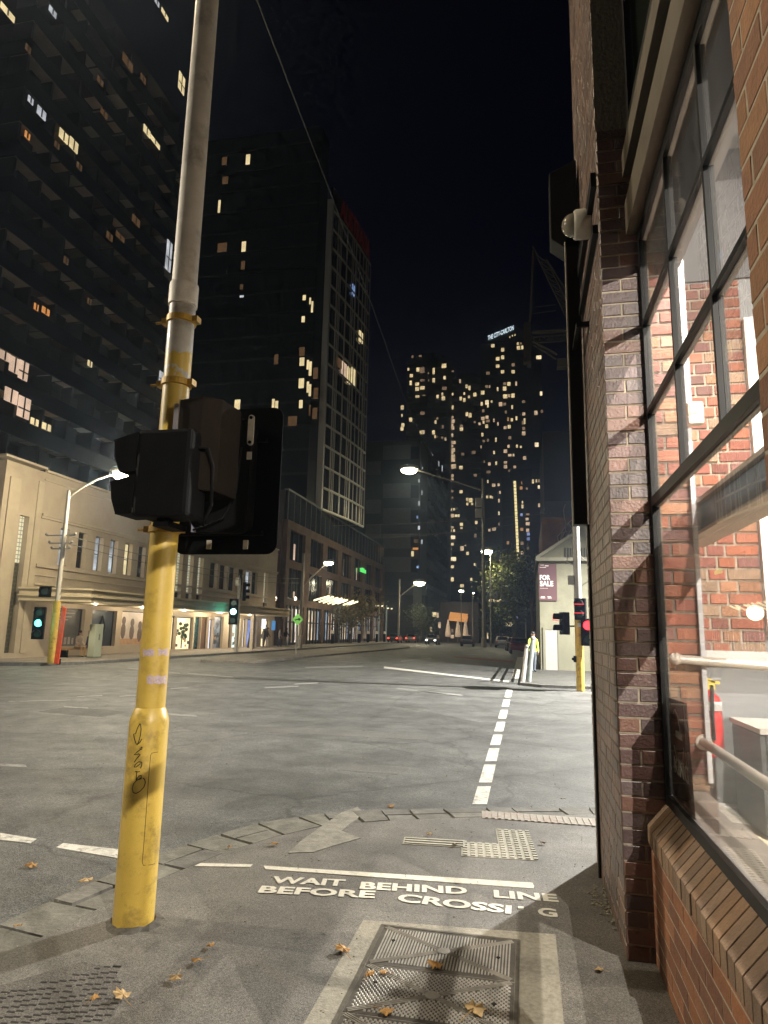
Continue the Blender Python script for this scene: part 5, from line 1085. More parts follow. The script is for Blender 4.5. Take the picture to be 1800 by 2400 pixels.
B2 = cv([(1090,155,75,80,5),(430,85,30,60),(635,180,45,55,1),(770,180,35,60),(835,190,35,40),(585,260,70,65,1),(400,280,35,60),(655,325,70,40,1),(715,325,30,45),(895,370,65,60,1),(585,440,65,45,1),(585,510,65,65,1),(735,515,55,45,1),(655,575,65,45,2),(325,465,50,60,1),(435,455,35,65),(310,595,80,50,2),(300,750,25,60),(395,810,65,60,1),(475,805,40,50,1),(495,925,35,55,1),(480,1060,30,70,1),(290,1000,40,50),(345,1000,40,50),(375,1010,20,50),(480,1265,25,70,5),(400,1520,70,65,1),(325,1540,45,50,1),(210,745,18,40),(190,190,20,50,1),(240,430,20,50,2),(580,1380,50,45,1),(580,925,40,70,2),(480,1440,30,50,2)], 1100, 1020, 6.91)
C1 = cv([(1030,750,40,75),(1085,740,25,60),(1130,740,50,60,2),(1125,840,40,60,5),(840,855,55,60,4),(848,775,16,60,4),(930,865,40,40,2),(860,1085,25,50),(860,1155,40,70),(1130,1135,40,70,1),(945,1285,70,45,2),(935,1360,60,50,1),(945,1435,80,60,1),(845,1290,50,60,3),(850,1525,60,60,4),(945,1540,60,60,1),(955,1600,60,60,3),(955,1680,60,60,3),(625,1745,45,60,4),(855,1905,50,60,1),(855,1750,60,60,2),(500,2035,45,50,1),(950,1830,40,50,2)], 1100, 1020, 6.91)
far_tower('dark rounded apartment tower with many lit windows left of the lower middle tower', 330, 942, 1052, 838, [w_ for w_ in A1 if w_[0] < 1048], prof='round')
far_tower('dark mid height tower with a column of lit windows between the two tallest towers', 340, 1046, 1136, 884, [w_ for w_ in A1 if w_[0] >= 1048] + [w_ for w_ in A2], prof='round')
tb = far_tower('tallest distant tower carrying a bright white rooftop sign', 325, 1128, 1278, 800, B1 + [w_ for w_ in B2], dm=1)
b = MB(); b.ext([PY(1138, 800, 324.9), PY(1138, 792, 324.9), PY(1205, 762, 324.9), PY(1275, 800, 324.9)], (0, 20, 0)); b.build('roof_screen', DT[1], tb)
b = MB(); o_ = PY(1143.5, 798, 324); e_ = PY(1204, 773, 324); u_ = PY(1143.5, 787, 324); put_text(b, 'THE CITY-CARLTON', o_, e_ - o_, u_ - o_, .02); b.build('rooftop_sign', glow('sign_white', (.75, .92, 1.0), 1.6), tb)
tc_ = far_tower('lower dark tower with one continuous vertical strip of yellow light', 250, 1178, 1275, 1118, C1, dm=1)
b = MB()
for i in range(24):
    p = PY(1206.5 + i * .35, 1131 + i * 8.0, 249.6); b.box(p.x - .45, p.x + .45, 249.3, 249.6, p.z - .55, p.z + .55)
b.build('light_strip', glow('strip_yellow', (1.0, .82, .38), 1.25), tc_)

# ================================================================== RIGHT SIDE BEYOND THE CROSSING
b = MB(); b.prism([(-.1, 24.6), (.5, 24.0), (40, 23.6), (40, 120), (-.1, 120)], -.3, .03); struct(b.build('right_pavement', asphalt('right_paving', (.075, .073, .066), 60, .8, .25, False)))
b = MB(); b.prism([(-.26, 24.5), (.45, 23.85), (40, 23.45), (40, 23.59), (.51, 23.99), (-.101, 24.6), (-.101, 120), (-.26, 120)], -.3, .035); struct(b.build('right_kerb', M_BLUE))
CRM = mat('cream_render', (.16, .154, .108), .8, var=.10, scale=.8, bump=.15, dirt=(.28, .26, .19), dirt_scale=.5, dirt_amt=.6)
CY = 34.0
cb = thing('cream_building', 'small cream painted building with pitched roof and a for sale board', 'building', (3, CY, 0))
el = PY(1263, 1310, CY); b = MB(); b.box(el.x, 14, CY, CY + 14, 0, el.z); b.ext([(el.x, CY, el.z), (14, CY, el.z), (14, CY, el.z + 1), (el.x + 3.0, CY, el.z + 2.4)], (0, 14, 0)); b.build('wall', CRM, cb)
b = MB(); a = PY(1256, 1312, CY - .3); c = PY(1360, 1245, CY - .3); b.ext([(a.x, CY - .3, a.z), (a.x, CY - .3, a.z + .18), (c.x, CY - .3, c.z + .18), (c.x, CY - .3, c.z)], (0, 14.6, 0)); b.box(a.x, 14, CY - .32, CY - .001, a.z - .05, a.z + .12); b.build('roof', mat('roof_cream', (.20, .19, .14), .7, var=.1), cb)
b = MB(); q0 = PY(1278, 1476, CY - .03); q1 = PY(1308, 1545, CY - .03); b.box(q0.x, q1.x, CY - .05, CY - .001, .03, q0.z); b.build('door', mat('door_grey', (.30, .28, .26), .6, var=.08), cb)
b = MB(); b.box(q0.x - .12, q0.x, CY - .08, CY - .001, .03, q0.z + .12); b.box(q1.x, q1.x + .12, CY - .08, CY - .001, .03, q0.z + .12); b.box(q0.x, q1.x, CY - .08, CY - .002, q0.z, q0.z + .12); b.build('door_frame', CRM, cb)
b = MB(); q = PY(1390, 1300, CY); xs = PY(1324, 1296, CY - .04)
for i in range(12): b.box(xs.x + i * .13, xs.x + i * .13 + .05, CY - .06, CY - .002, xs.z - .2, xs.z + .25)
b.build('vent_slats', MATS['dark_frame'], cb)
fs_ = thing('sale_board', 'maroon for sale board with white capital letters on the cream wall', 'sign', (1.2, CY - .1, 4))
p0 = PY(1262, 1322, CY - .08); p1 = PY(1306, 1408, CY - .08); b = MB(); b.box(p0.x, p1.x, CY - .1, CY - .05, p1.z, p0.z); b.build('board', mat('board_maroon', (.085, .035, .042), .6, var=.06), fs_)
b = MB(); wd = p1.x - p0.x; ht = p0.z - p1.z; WH = (0, -.104 + CY, 0)
def bt(s, x, z_, w_, h_, bo=.035): put_text(b, s, (p0.x + wd * x, CY - .102, p1.z + ht * z_), (wd * w_, 0, 0), (0, 0, ht * h_), bo)
bt('FOR', .06, .56, .58, .14); bt('SALE', .06, .39, .74, .145)
for x0, x1, z_, h_ in ((.1, .3, .965, .012), (.36, .56, .94, .02), (.06, .42, .90, .012), (.1, .32, .10, .012), (.08, .34, .065, .014), (.46, .66, .10, .012), (.48, .70, .065, .014), (.06, .5, .33, .006)): b.box(p0.x + wd * x0, p0.x + wd * x1, CY - .104, CY - .101, p1.z + ht * z_, p1.z + ht * (z_ + h_))
b.build('lettering', mat('board_white', (.72, .70, .66), .6), fs_)
rb_ = thing('red_brick_house', 'old red brick building with pale vine stems behind the cream roof', 'building', (4, 52, 0))
a = PY(1270, 1213, 52); b = MB(); b.box(a.x, 20, 52, 66, 0, a.z); b.build('wall', brickmat('old_red_brick', (.24, .09, .045), (.19, .075, .04), (.20, .14, .10)), rb_)
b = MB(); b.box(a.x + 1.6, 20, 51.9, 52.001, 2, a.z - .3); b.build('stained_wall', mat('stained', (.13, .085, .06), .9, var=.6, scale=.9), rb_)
vine = MB(); rnd = random.Random(5)
for i in range(16):
    x, z_ = rnd.uniform(a.x + 1.0, a.x + 4.5), rnd.uniform(6, 9); pts_ = [(x, 51.8, z_)]
    for j in range(6): x += rnd.uniform(-.35, .45); z_ += rnd.uniform(.1, .7); pts_.append((x, 51.8 + rnd.uniform(-.1, .1), z_))
    vine.tube(pts_, .03, 4)
tag(vine.build('climbing_vine', mat('vine_stem', (.34, .30, .22), .9), org=(a.x + 2, 51.8, 6)), 'bare pale vine stems climbing over the old red brick wall', 'vine')
gb = thing('grey_block', 'plain dark grey block standing behind the downpipe on the right', 'building', (8, 80, 0))
a = PY(1272, 1012, 80); b = MB(); b.box(a.x, 34, 80, 100, 0, a.z); b.build('wall', mat('block_grey', (.055, .058, .056), .8, var=.15, scale=.1), gb)
b = MB(); q = PY(1300, 1175, 79.9); b.box(a.x + .1, 34, 79.8, 79.999, q.z - 5, q.z); b.build('pale_band', mat('block_band', (.10, .105, .10), .8), gb)
# crane
CRN = mat('crane_grey', (.16, .15, .13), .6, var=.1)
crane = thing('tower_crane', 'pale lattice tower crane above the roofs beside the brick corner', 'crane', (0, 70, 20))
def zc_(x, y): return PY(1230 + x / 6.506, 560 + y / 6.506, 70)
def truss(mb, a, c, d, n_, r_=.07):
    a, c, d = Vector(a), Vector(c), Vector(d); mb.tube([a, c], r_ * 1.5, 5); mb.tube([a + d, c + d], r_ * 1.5, 5)
    for i in range(n_): mb.tube([a.lerp(c, i / n_), a.lerp(c, (i + .5) / n_) + d], r_, 4); mb.tube([a.lerp(c, (i + .5) / n_) + d, a.lerp(c, (i + 1) / n_)], r_, 4)
b = MB(); truss(b, zc_(175, 240), zc_(660, 1250), zc_(330, 310) - zc_(175, 240), 9); b.tube([zc_(125, 120), zc_(200, 260)], .12, 5); b.tube([zc_(330, 310), zc_(660, 830)], .12, 5); b.build('jib', CRN, crane)
b = MB(); b.tube([zc_(135, 180), zc_(85, 1290)], .16, 6); b.build('mast', CRN, crane)
b = MB(); truss(b, zc_(130, 1500), zc_(720, 1450), zc_(130, 1590) - zc_(130, 1500), 7, .06); b.tube([zc_(100, 1430), zc_(720, 1390)], .22, 5); b.tube([zc_(120, 1570), zc_(500, 1760)], .16, 5); b.tube([zc_(140, 1620), zc_(480, 1830)], .12, 5); b.build('counter_jib', CRN, crane)
b = MB(); b.tube([zc_(120, 1045), zc_(480, 1000)], .04, 4); b.tube([zc_(110, 1140), zc_(465, 1090)], .04, 4); b.build('tie_rod', CRN, crane)
b = MB(); p = zc_(490, 1850); q = zc_(740, 1960); b.box(p.x, q.x, 69.5, 70.5, q.z, p.z); b.build('counterweight', CRN, crane)
b = MB(); p = zc_(0, 1310); q = zc_(100, 1900); b.box(p.x - .2, q.x, 69.4, 70.4, q.z, p.z); b.build('cab_column', mat('crane_dark', (.08, .075, .07), .6), crane)
b = MB(); p = zc_(35, 1900); q = zc_(95, 2000); b.box(p.x, q.x, 69.3, 69.41, q.z, p.z); b.build('cab_window', mat('cab_glass', (.2, .22, .24), .2), crane)

# ================================================================== STREET LAMPS
PALE = mat('galvanised_pale', (.33, .31, .27), .5, .1, var=.12, scale=3)
DKP = mat('lamp_post_grey', (.22, .20, .17), .6, var=.2, scale=2)
LENS = glow('lamp_lens_bright', (1.0, .90, .60), 60)
def street_lamp(label, x, y, zt, head, r_=.10, power=600, col=(1, .84, .52), m=PALE, z0=.05, lens=.22, knee=None, cut=158):
    t = thing('street_lamp', label, 'street lamp', (x, y, z0), 'street lamps along the road'); head = Vector(head)
    b = MB(); b.tube([(x, y, z0), (x, y, z0 + 1.1), (x, y, z0 + 1.15), (x, y, zt)], [r_ * 1.35, r_ * 1.3, r_, r_ * .75], 12); b.build('post', m, t, smooth=True)
    s = Vector(knee) if knee else Vector((x, y, zt - .3)); mid = s.lerp(head, .5) + Vector((0, 0, .25 if knee is None else .1))
    b = MB(); b.tube([s, s.lerp(mid, .55) + Vector((0, 0, .05)), mid, head + Vector((0, 0, .1))], r_ * .4, 8); b.build('arm', m, t, smooth=True)
    d = (head - s); d.z = 0; d = d.normalized() if d.length > .01 else Vector((1, 0, 0))
    b = MB(); b.ball(head + Vector((0, 0, .1)), lens * 1.5, lens * 1.1, lens * .5, 12, 6); b.build('head', mat('lamp_head_grey', (.25, .25, .24), .5), t, smooth=True)
    b = MB(); b.ball(head - Vector((0, 0, lens * .2)), lens * 1.2, lens * .95, lens * .62, 14, 8); b.build('lens', LENS, t, smooth=True)  # lamps in view get an oversized lens that imitates their glare
    if power: lamp('lamp_light', head - Vector((0, 0, lens * .95)), power, col, lens * .5, t, cut, head - Vector((0, 0, 9)), .35)
    return t
LPX, LPY = -19.95, 25.6
tL = street_lamp('white lamp post with yellow foot and long arm in front of the sandstone hall', LPX, LPY, PY(141, 1150, LPY).z, PY(293, 1108, LPY + .5),   .11, 3800, (1, .86, .60), lens=.46, cut=None)
b = MB(); b.tube([(LPX, LPY, .05), (LPX, LPY, 2.7)], .155, 14); b.build('yellow_foot', M_YEL, tL, smooth=True)
b = MB()
for z_, w_ in ((5.55, .9), (5.2, .7), (4.95, .55)): b.box(LPX - w_, LPX + w_ * .6, LPY - .03, LPY + .03, z_, z_ + .05); b.ball((LPX - w_, LPY, z_ + .08), .07); b.ball((LPX + w_ * .6, LPY, z_ + .08), .07)
b.build('insulator_rail', mat('insulator', (.3, .29, .27), .4), tL)
l2 = PY(770, 1318, 58); street_lamp('lamp post with slanting arm and warm round head in front of the brick podium', -19.6, 57, PY(707, 1297, 57).z, l2, .17, 800, (1, .78, .48), DKP, knee=PY(705, 1380, 57), lens=.36)
y3 = 106; l3 = PY(983, 1364, y3); street_lamp('distant lamp post with slanting arm beside the grey apartment block', PY(934, 1480, y3).x, y3, PY(937, 1358, y3).z, l3, .2, 2600, (1, .86, .55), DKP, knee=PY(935, 1400, y3), lens=.75)
YB = 84; bx = PY(1133, 1300, YB).x; hb = PY(959, 1098, YB)
big = street_lamp('very tall lamp post with long curved arm and the brightest lamp over the road', bx, YB, PY(1133, 1122, YB).z, hb, .24, 4200, (1, .90, .56), PALE, knee=PY(1131, 1150, YB), lens=.9)
for py in (1178, 1203):
    q = PY(1122, py, YB - .1); b = MB(); b.box(q.x - .42, q.x + .42, YB - .5, YB - .1, q.z - .6, q.z + .55); b.build('pole_box', mat('pole_box', (.55, .54, .50), .5), big, bevel=.06)
yl = 88; h5 = PY(1141, 1290, yl); street_lamp('street lamp glowing just right of the very tall post', PY(1150, 1400, yl).x, yl, h5.z + .6, h5, .09, 2600, (1, .9, .6), DKP, lens=.62)
yf = 110; street_lamp('thin far lamp post with small white light beside the tree', PY(1232, 1450, yf).x, yf, PY(1225, 1310, yf).z, PY(1226, 1346, yf), .12, 500, (.9, .95, 1), DKP, lens=.3)
street_lamp('short distant lamp with white globe near the orange awning', PY(1081, 1450, 120).x, 120, PY(1081, 1382, 120).z, PY(1081, 1384, 120), .08, 300, (1, .95, .85), DKP, lens=.35)
street_lamp('thin distant post with a dim head left of the very tall post', PY(1108, 1450, 115).x, 115, PY(1110, 1388, 115).z, PY(1109, 1390, 115), .12, 0, (1, .9, .8), DKP, lens=.12)
# corner lamp behind the viewer that lights the near road and the wall
street_lamp('tall lamp post on the left corner of the near crossing', -18.0, 2.6, 9.8, (-15.5, 3.6, 9.6), .1, 9500, (1, .89, .70), PALE, z0=RZ, lens=.25, cut=None)
street_lamp('unseen lamp post added behind the brick building to light the crossing', 11.0, 6.6, 9.8, (9.5, 23.0, 9.6), .1, 76000, (1, .97, .89), PALE, z0=0, lens=.25)  # unseen lamp added to brighten the middle of the crossing

# ================================================================== TRAFFIC SIGNALS ACROSS THE ROAD
def aspect_box(parent, x, y, z, n_, lit=None, col=None, face=(0, -1, 0), s=.3, name='lantern'):
    """a lantern of n_ lenses whose face looks along face; lit = index from the top"""
    f_ = Vector(face).normalized(); r_ = Vector((-f_.y, f_.x, 0)); c = Vector((x, y, z)); b = MB()
    b.frame_box(c - r_ * s * .55 - f_ * .22 - Vector((0, 0, 0)), r_ * s * 1.1, f_ * .22, (0, 0, s * n_ * 1.08)); o = b.build(name, MSB, parent, bevel=.02)
    for i in range(n_):
        zc2 = c.z + s * 1.08 * (n_ - i - .5); p = Vector((c.x, c.y, zc2)); on = (i == lit); b = MB(); b.lathe([(s * .36, 0), (s * .33, .02)], p + f_ * .003, f_, 16)
        b.build('lens', col if on else MATS['dark_lens'], o); b = MB(); n2 = 10; q = [p + r_ * s * .42 * math.cos(R(200 + 16 * 0 - a)) + Vector((0, 0, s * .42 * math.sin(R(a)))) for a in range(-20, 201, 22)]
        q = [p + r_ * s * .42 * math.cos(R(a)) + Vector((0, 0, s * .42 * math.sin(R(a)))) for a in range(-20, 201, 22)]
        for a_, c_ in zip(q, q[1:]): b.face([a_, c_, c_ + f_ * .24, a_ + f_ * .24]); b.face([c_, a_, a_ + f_ * .235 - (a_ - p) * .02, c_ + f_ * .235 - (c_ - p) * .02])
        b.build('visor', MSB, o)
    return o
CYAN = glow('signal_cyan', (.12, .95, .80), 5); REDS = glow('signal_red', (1.0, .022, .03), 6); GRNW = glow('signal_green_core', (.35, 1.0, .85), 14)
# right pole
rp = thing('traffic_signal_pole', 'slim yellow signal pole with white top at the far right corner of the crossing', 'signal pole', (1.68, 22.6, .02))
gx, gy = 1.66, 22.9
b = MB(); b.tube([(gx, gy, -.05), (gx, gy, 2.75)], .13, 14); b.build('foot', M_YEL, rp, smooth=True)
b = MB(); b.tube([(gx, gy, 2.75), (gx, gy, 6.2)], [.125, .11], 14); b.build('shaft', PALE, rp, smooth=True)
b = MB(); b.box(gx - .19, gx - .12, gy - .1, gy + .06, .85, 1.05); b.ball((gx - .2, gy - .02, .95), .05); b.build('push_button', MSB, rp)
b = MB(); b.box(gx - .05, gx + .06, gy - .137, gy - .131, 1.98, 2.10); b.build('notice', mat('notice_white', (.7, .7, .72), .5), rp)
b = MB(); b.box(gx - .3, gx - .12, gy - .1, gy + .1, 3.35, 3.65); b.tube([(gx - .1, gy, 4.3), (gx - .3, gy, 4.25), (gx - .32, gy, 4.1), (gx - .1, gy, 4.0)], .02, 6); b.tube([(gx + .1, gy, 4.3), (gx + .5, gy, 4.0), (gx + .4, gy, 3.5), (gx + .1, gy, 3.3)], .015, 6); b.build('junction_box', PALE, rp)
sg = thing('signal_lantern', 'dark two lens lantern on the far yellow pole with thin red glow lines', 'traffic light', (gx + .05, gy - .2, 2.2))
aspect_box(sg, gx + .02, gy - .36, 2.2, 2, None, None, (-.3, -1, 0), .32)
b = MB()
for z_ in (2.68, 2.40): b.box(gx - .17, gx + .14, gy - .615, gy - .61, z_, z_ + .02)
b.build('glow_edge', glow('edge_red', (1, .04, .05), 1.6), sg)  # thin glowing strips imitate red light caught on the lantern
sg = thing('signal_lantern', 'lantern showing a bright red lens right of the far yellow pole', 'traffic light', (gx + .3, gy - .1, 1.6))
aspect_box(sg, gx + .26, gy - .3, 1.38, 2, 0, REDS, (-.1, -1, 0), .40); lamp('red_light', (gx + .25, gy - .9, 1.95), 5, (1, .05, .06), .08, sg)
sg = thing('signal_lantern', 'dark red tinged lantern hanging left of the far yellow pole against the cream wall', 'traffic light', (1.05, 23.2, 1.7))
aspect_box(sg, 1.12, 23.1, 1.72, 2, None, None, (-1, -.35, 0), .34)
b = MB(); b.box(.83, .835, 22.9, 22.92, 2.18, 2.42); b.frame_box((.83, 22.9, 2.18), (.2, -.02, -.02), (0, .02, 0), (0, 0, .03)); b.build('glow_edge', MATS['edge_red'], sg)  # red light along the edge drawn as a glowing strip
b = MB(); b.tube([(1.15, 23.2, 2.0), (gx, gy, 2.0)], .03, 6); b.build('arm', MSB, sg)
# left pole lanterns (on the white lamp post) and orange marker
sg = thing('signal_lantern', 'lantern with a large glowing cyan lens on the yellow foot of the white lamp post', 'traffic light', (LPX - .4, LPY - .4, 1.1))
aspect_box(sg, LPX - .42, LPY - .5, 1.05, 3, 1, CYAN, (.45, -1, 0), .42); lamp('cyan_light', (LPX - .2, LPY - 1.15, 1.8), 14, (.15, 1, .9), .1, sg)
sg = thing('signal_lantern', 'small unlit black lantern above the cyan lens on the white lamp post', 'traffic light', (LPX - .4, LPY - .3, 2.9)); aspect_box(sg, LPX - .45, LPY - .3, 2.85, 1, None, None, (.45, -1, 0), .42)
mk = thing('marker_board', 'tall orange red marker board leaning beside the yellow foot of the white lamp post', 'marker board', (LPX + .45, LPY, .05))
b = MB(); b.ext([(LPX + .30, LPY - .2, .05), (LPX + .52, LPY - .2, .05), (LPX + .62, LPY - .2, 2.4), (LPX + .42, LPY - .2, 2.45)], (0, .05, 0)); b.build('board', mat('marker_orange', (.75, .10, .035), .5, emit=(1, .12, .05), es=.10), mk)  # faint glow put into the board, which holds no lamp
b = MB(); b.box(LPX + .38, LPX + .56, LPY - .15, LPY - .09, .02, .25); b.build('foot', MSB, mk)
# middle pole
mp = thing('traffic_signal_pole', 'pale signal pole with white cap standing at the kerb before the shops', 'signal pole', (-19.9, 44.6, .05)); mx_, my_ = PY(557, 1450, 44.6).x, 44.6
b = MB(); b.tube([(mx_, my_, .05), (mx_, my_, PY(558, 1372, my_).z)], .13, 12); b.build('shaft', PALE, mp, smooth=True)
q = PY(558, 1362, my_); b = MB(); b.lathe([(.14, -.35), (.2, -.3), (.2, .15), (.15, .25)], q, n=12); b.build('cap', mat('cap_white', (.62, .58, .48), .5), mp, smooth=True)
sg = thing('signal_lantern', 'lantern showing a glowing green lens on the pale pole before the shops', 'traffic light', (mx_ - .3, my_ - .3, 3)); q = PY(545, 1464, my_ - .3)
aspect_box(sg, q.x, my_ - .3, q.z, 3, 1, GRNW, (.3, -1, 0), .56); q = PY(542, 1433, my_ - .9); lamp('green_light', q, 22, (.1, 1, .85), .15, sg)
sg = thing('signal_lantern', 'dark lantern turned away at the top right of the pale pole before the shops', 'traffic light', (mx_ + .4, my_, 4.5)); q = PY(574, 1408, my_); aspect_box(sg, q.x, my_ + .1, q.z, 3, None, None, (1, .3, 0), .40)
# green diamond sign
sx_, sy_ = -15.3, 43.8; ds = thing('road_sign', 'green diamond road sign with black vehicle symbol on a thin pale post', 'sign', (sx_, sy_, 0)); q = PY(698, 1452, sy_ - .05); p = PY(693, 1534, sy_)
b = MB(); b.tube([(p.x, sy_, 0), (q.x - .02, sy_, q.z + .2)], .045, 8); b.build('post', PALE, ds)
h_ = .40; b = MB(); b.ext([(q.x, sy_ - .1, q.z + h_), (q.x + h_, sy_ - .1, q.z), (q.x, sy_ - .1, q.z - h_), (q.x - h_, sy_ - .1, q.z)], (0, .02, 0)); b.build('plate', mat('sign_green', (.22, .62, .12), .4, emit=(.25, .8, .14), es=.30), ds)  # plate glows by its own material, standing in for light on it
b = MB(); Yk = sy_ - .104
b.ext([(q.x - .20, Yk, q.z - .03), (q.x + .21, Yk, q.z - .03), (q.x + .21, Yk, q.z + .05), (q.x + .17, Yk, q.z + .09), (q.x + .06, Yk, q.z + .09), (q.x + .02, Yk, q.z + .04), (q.x - .08, Yk, q.z + .04), (q.x - .12, Yk, q.z + .0), (q.x - .20, Yk, q.z + .0)], (0, .003, 0))
for dx in (-.12, .12): b.lathe([(.04, 0), (.04, .003)], (q.x + dx, Yk + .003, q.z - .045), (0, -1, 0), 10)
b.build('symbol', mat('symbol_black', (.006, .012, .004), .6), ds)
# blue parking-like panels at the far end of the shops, cabinet, bench
cab = thing('utility_cabinet', 'tall pale green utility cabinet standing on the pavement before the dark posters', 'cabinet', (-21.4, 32.2, .06)); q = PX(216, 1530, -21.3)
ya_, yb_ = PX(222, 1500, -21.5).y, PX(240, 1500, -21.5).y
b = MB(); b.box(-21.86, -21.5, ya_, yb_, .12, 1.75); b.build('body', mat('cabinet_green', (.44, .47, .36), .55, var=.06), cab, bevel=.02)
b = MB(); b.box(-21.9, -21.46, ya_ - .04, yb_ + .04, .06, .12); b.box(-21.499, -21.49, ya_ + .3, ya_ + .4, .95, 1.25); b.build('plinth', mat('cabinet_dark_green', (.20, .22, .17), .6), cab)  # plinth and side plate in a darker green
for px, lab, colr in ((618, 'white lit round panel sign hanging at the far end of the awning', 'w'), (641, 'small blue sign panel by the brick podium corner', 'b')):
    q = PX(px, 1462 if colr == 'w' else 1466, -22.6); t = thing('panel_sign', lab, 'sign', q)
    b = MB(); b.box(q.x - .05, q.x + .05, q.y - .38, q.y + .38, q.z - .42, q.z + .42); b.build('panel', glow('panel_white', (.85, .88, 1.0), 1.5) if colr == 'w' else mat('panel_blue', (.05, .25, .6), .5, emit=(.1, .4, .9), es=.4), t, bevel=.05)
    b = MB(); b.tube([(q.x, q.y, .06), (q.x, q.y, q.z - .42)], .05, 8); b.build('post', DKP, t)
# bollards along the far left kerb
bo0 = None
for i, (px, py) in enumerate(((779, 1484), (822, 1486), (842, 1486), (863, 1488), (883, 1488), (901, 1489))):
    yy = 82 + i * 5; x = PY(px, 1490, yy).x
    lab = ('black bollard with white cap, nearest of the row before the lit shopfront', 'second black bollard of the row before the lit shopfront', 'third black bollard of the row before the lit shopfront', 'fourth black bollard of the row, under the second light canopy', 'fifth black bollard of the row before the lit columns', 'last black bollard of the row before the lit columns')[i]
    if bo0 is None:
        bo0 = thing('bollard', lab, 'bollard', (x, yy, .05), 'bollards along the far kerb'); b = MB(); b.tube([(x, yy, .05), (x, yy, 1.25)], .2, 10); b.build('post', MSB, bo0)
        b = MB(); b._lathe([(.2, 1.25), (.21, 1.26), (.21, 1.55), (.12, 1.62), (.01, 1.63)], Vector((x, yy, .05)), Vector((0, 0, 1)), 10, 0, None); b.build('cap', mat('bollard_white', (.75, .66, .60), .5), bo0)
    else: dup(bo0, (x, yy, .05), None, lab)
# canopies of bright tubes over the left pavement
def z2(x, y): return 600 + x / 4.608, 1230 + y / 4.608
TUBE = glow('canopy_tube', (1.0, .86, .50), 2.2)
for lab, segs, posts, hz in (('first canopy of parallel bright tubes standing over the pavement', [((630, 815), (785, 772)), ((685, 832), (830, 780)), ((730, 842), (880, 790)), ((780, 852), (925, 796)), ((828, 858), (955, 808)), ((885, 850), (985, 812)), ((945, 865), (1050, 822)), ((965, 876), (1095, 830)), ((985, 850), (1040, 838))], ((840, 960), (905, 965)), 5.0),
                         ('second smaller canopy of bright tubes further along the pavement', [((1195, 905), (1222, 895)), ((1240, 912), (1280, 900)), ((1265, 922), (1320, 903)), ((1280, 905), (1325, 872)), ((1300, 928), (1380, 898)), ((1320, 938), (1430, 900)), ((1380, 936), (1468, 905)), ((1310, 885), (1370, 876))], ((1330, 960), (1410, 960)), 6.0)):
    ps = [G(*z2(*s), hz) for sg_ in segs for s in sg_]; c = sum(ps, Vector()) / len(ps); t = thing('light_canopy', lab, 'light canopy', (c.x, c.y, .05))
    for a, e in segs:
        b = MB(); b.tube([G(*z2(*a), hz), G(*z2(*e), hz)], .10, 8); b.build('light_tube', TUBE, t)
    for px, py in posts:
        q = G(*z2(px, 870), hz); b = MB(); b.tube([(q.x, q.y, .05), (q.x, q.y, hz)], .14, 8); b.build('post', mat('canopy_post', (.25, .32, .36), .4, .3), t)
    b = MB(); b.tube([min(ps, key=lambda v: v.y) + Vector((0, 0, .25)), max(ps, key=lambda v: v.y) + Vector((0, 0, .25))], .08, 6); b.build('frame', DKP, t)
    lamp('canopy_light', c - Vector((0, 0, .6)), 320, (1, .86, .55), .8, t)

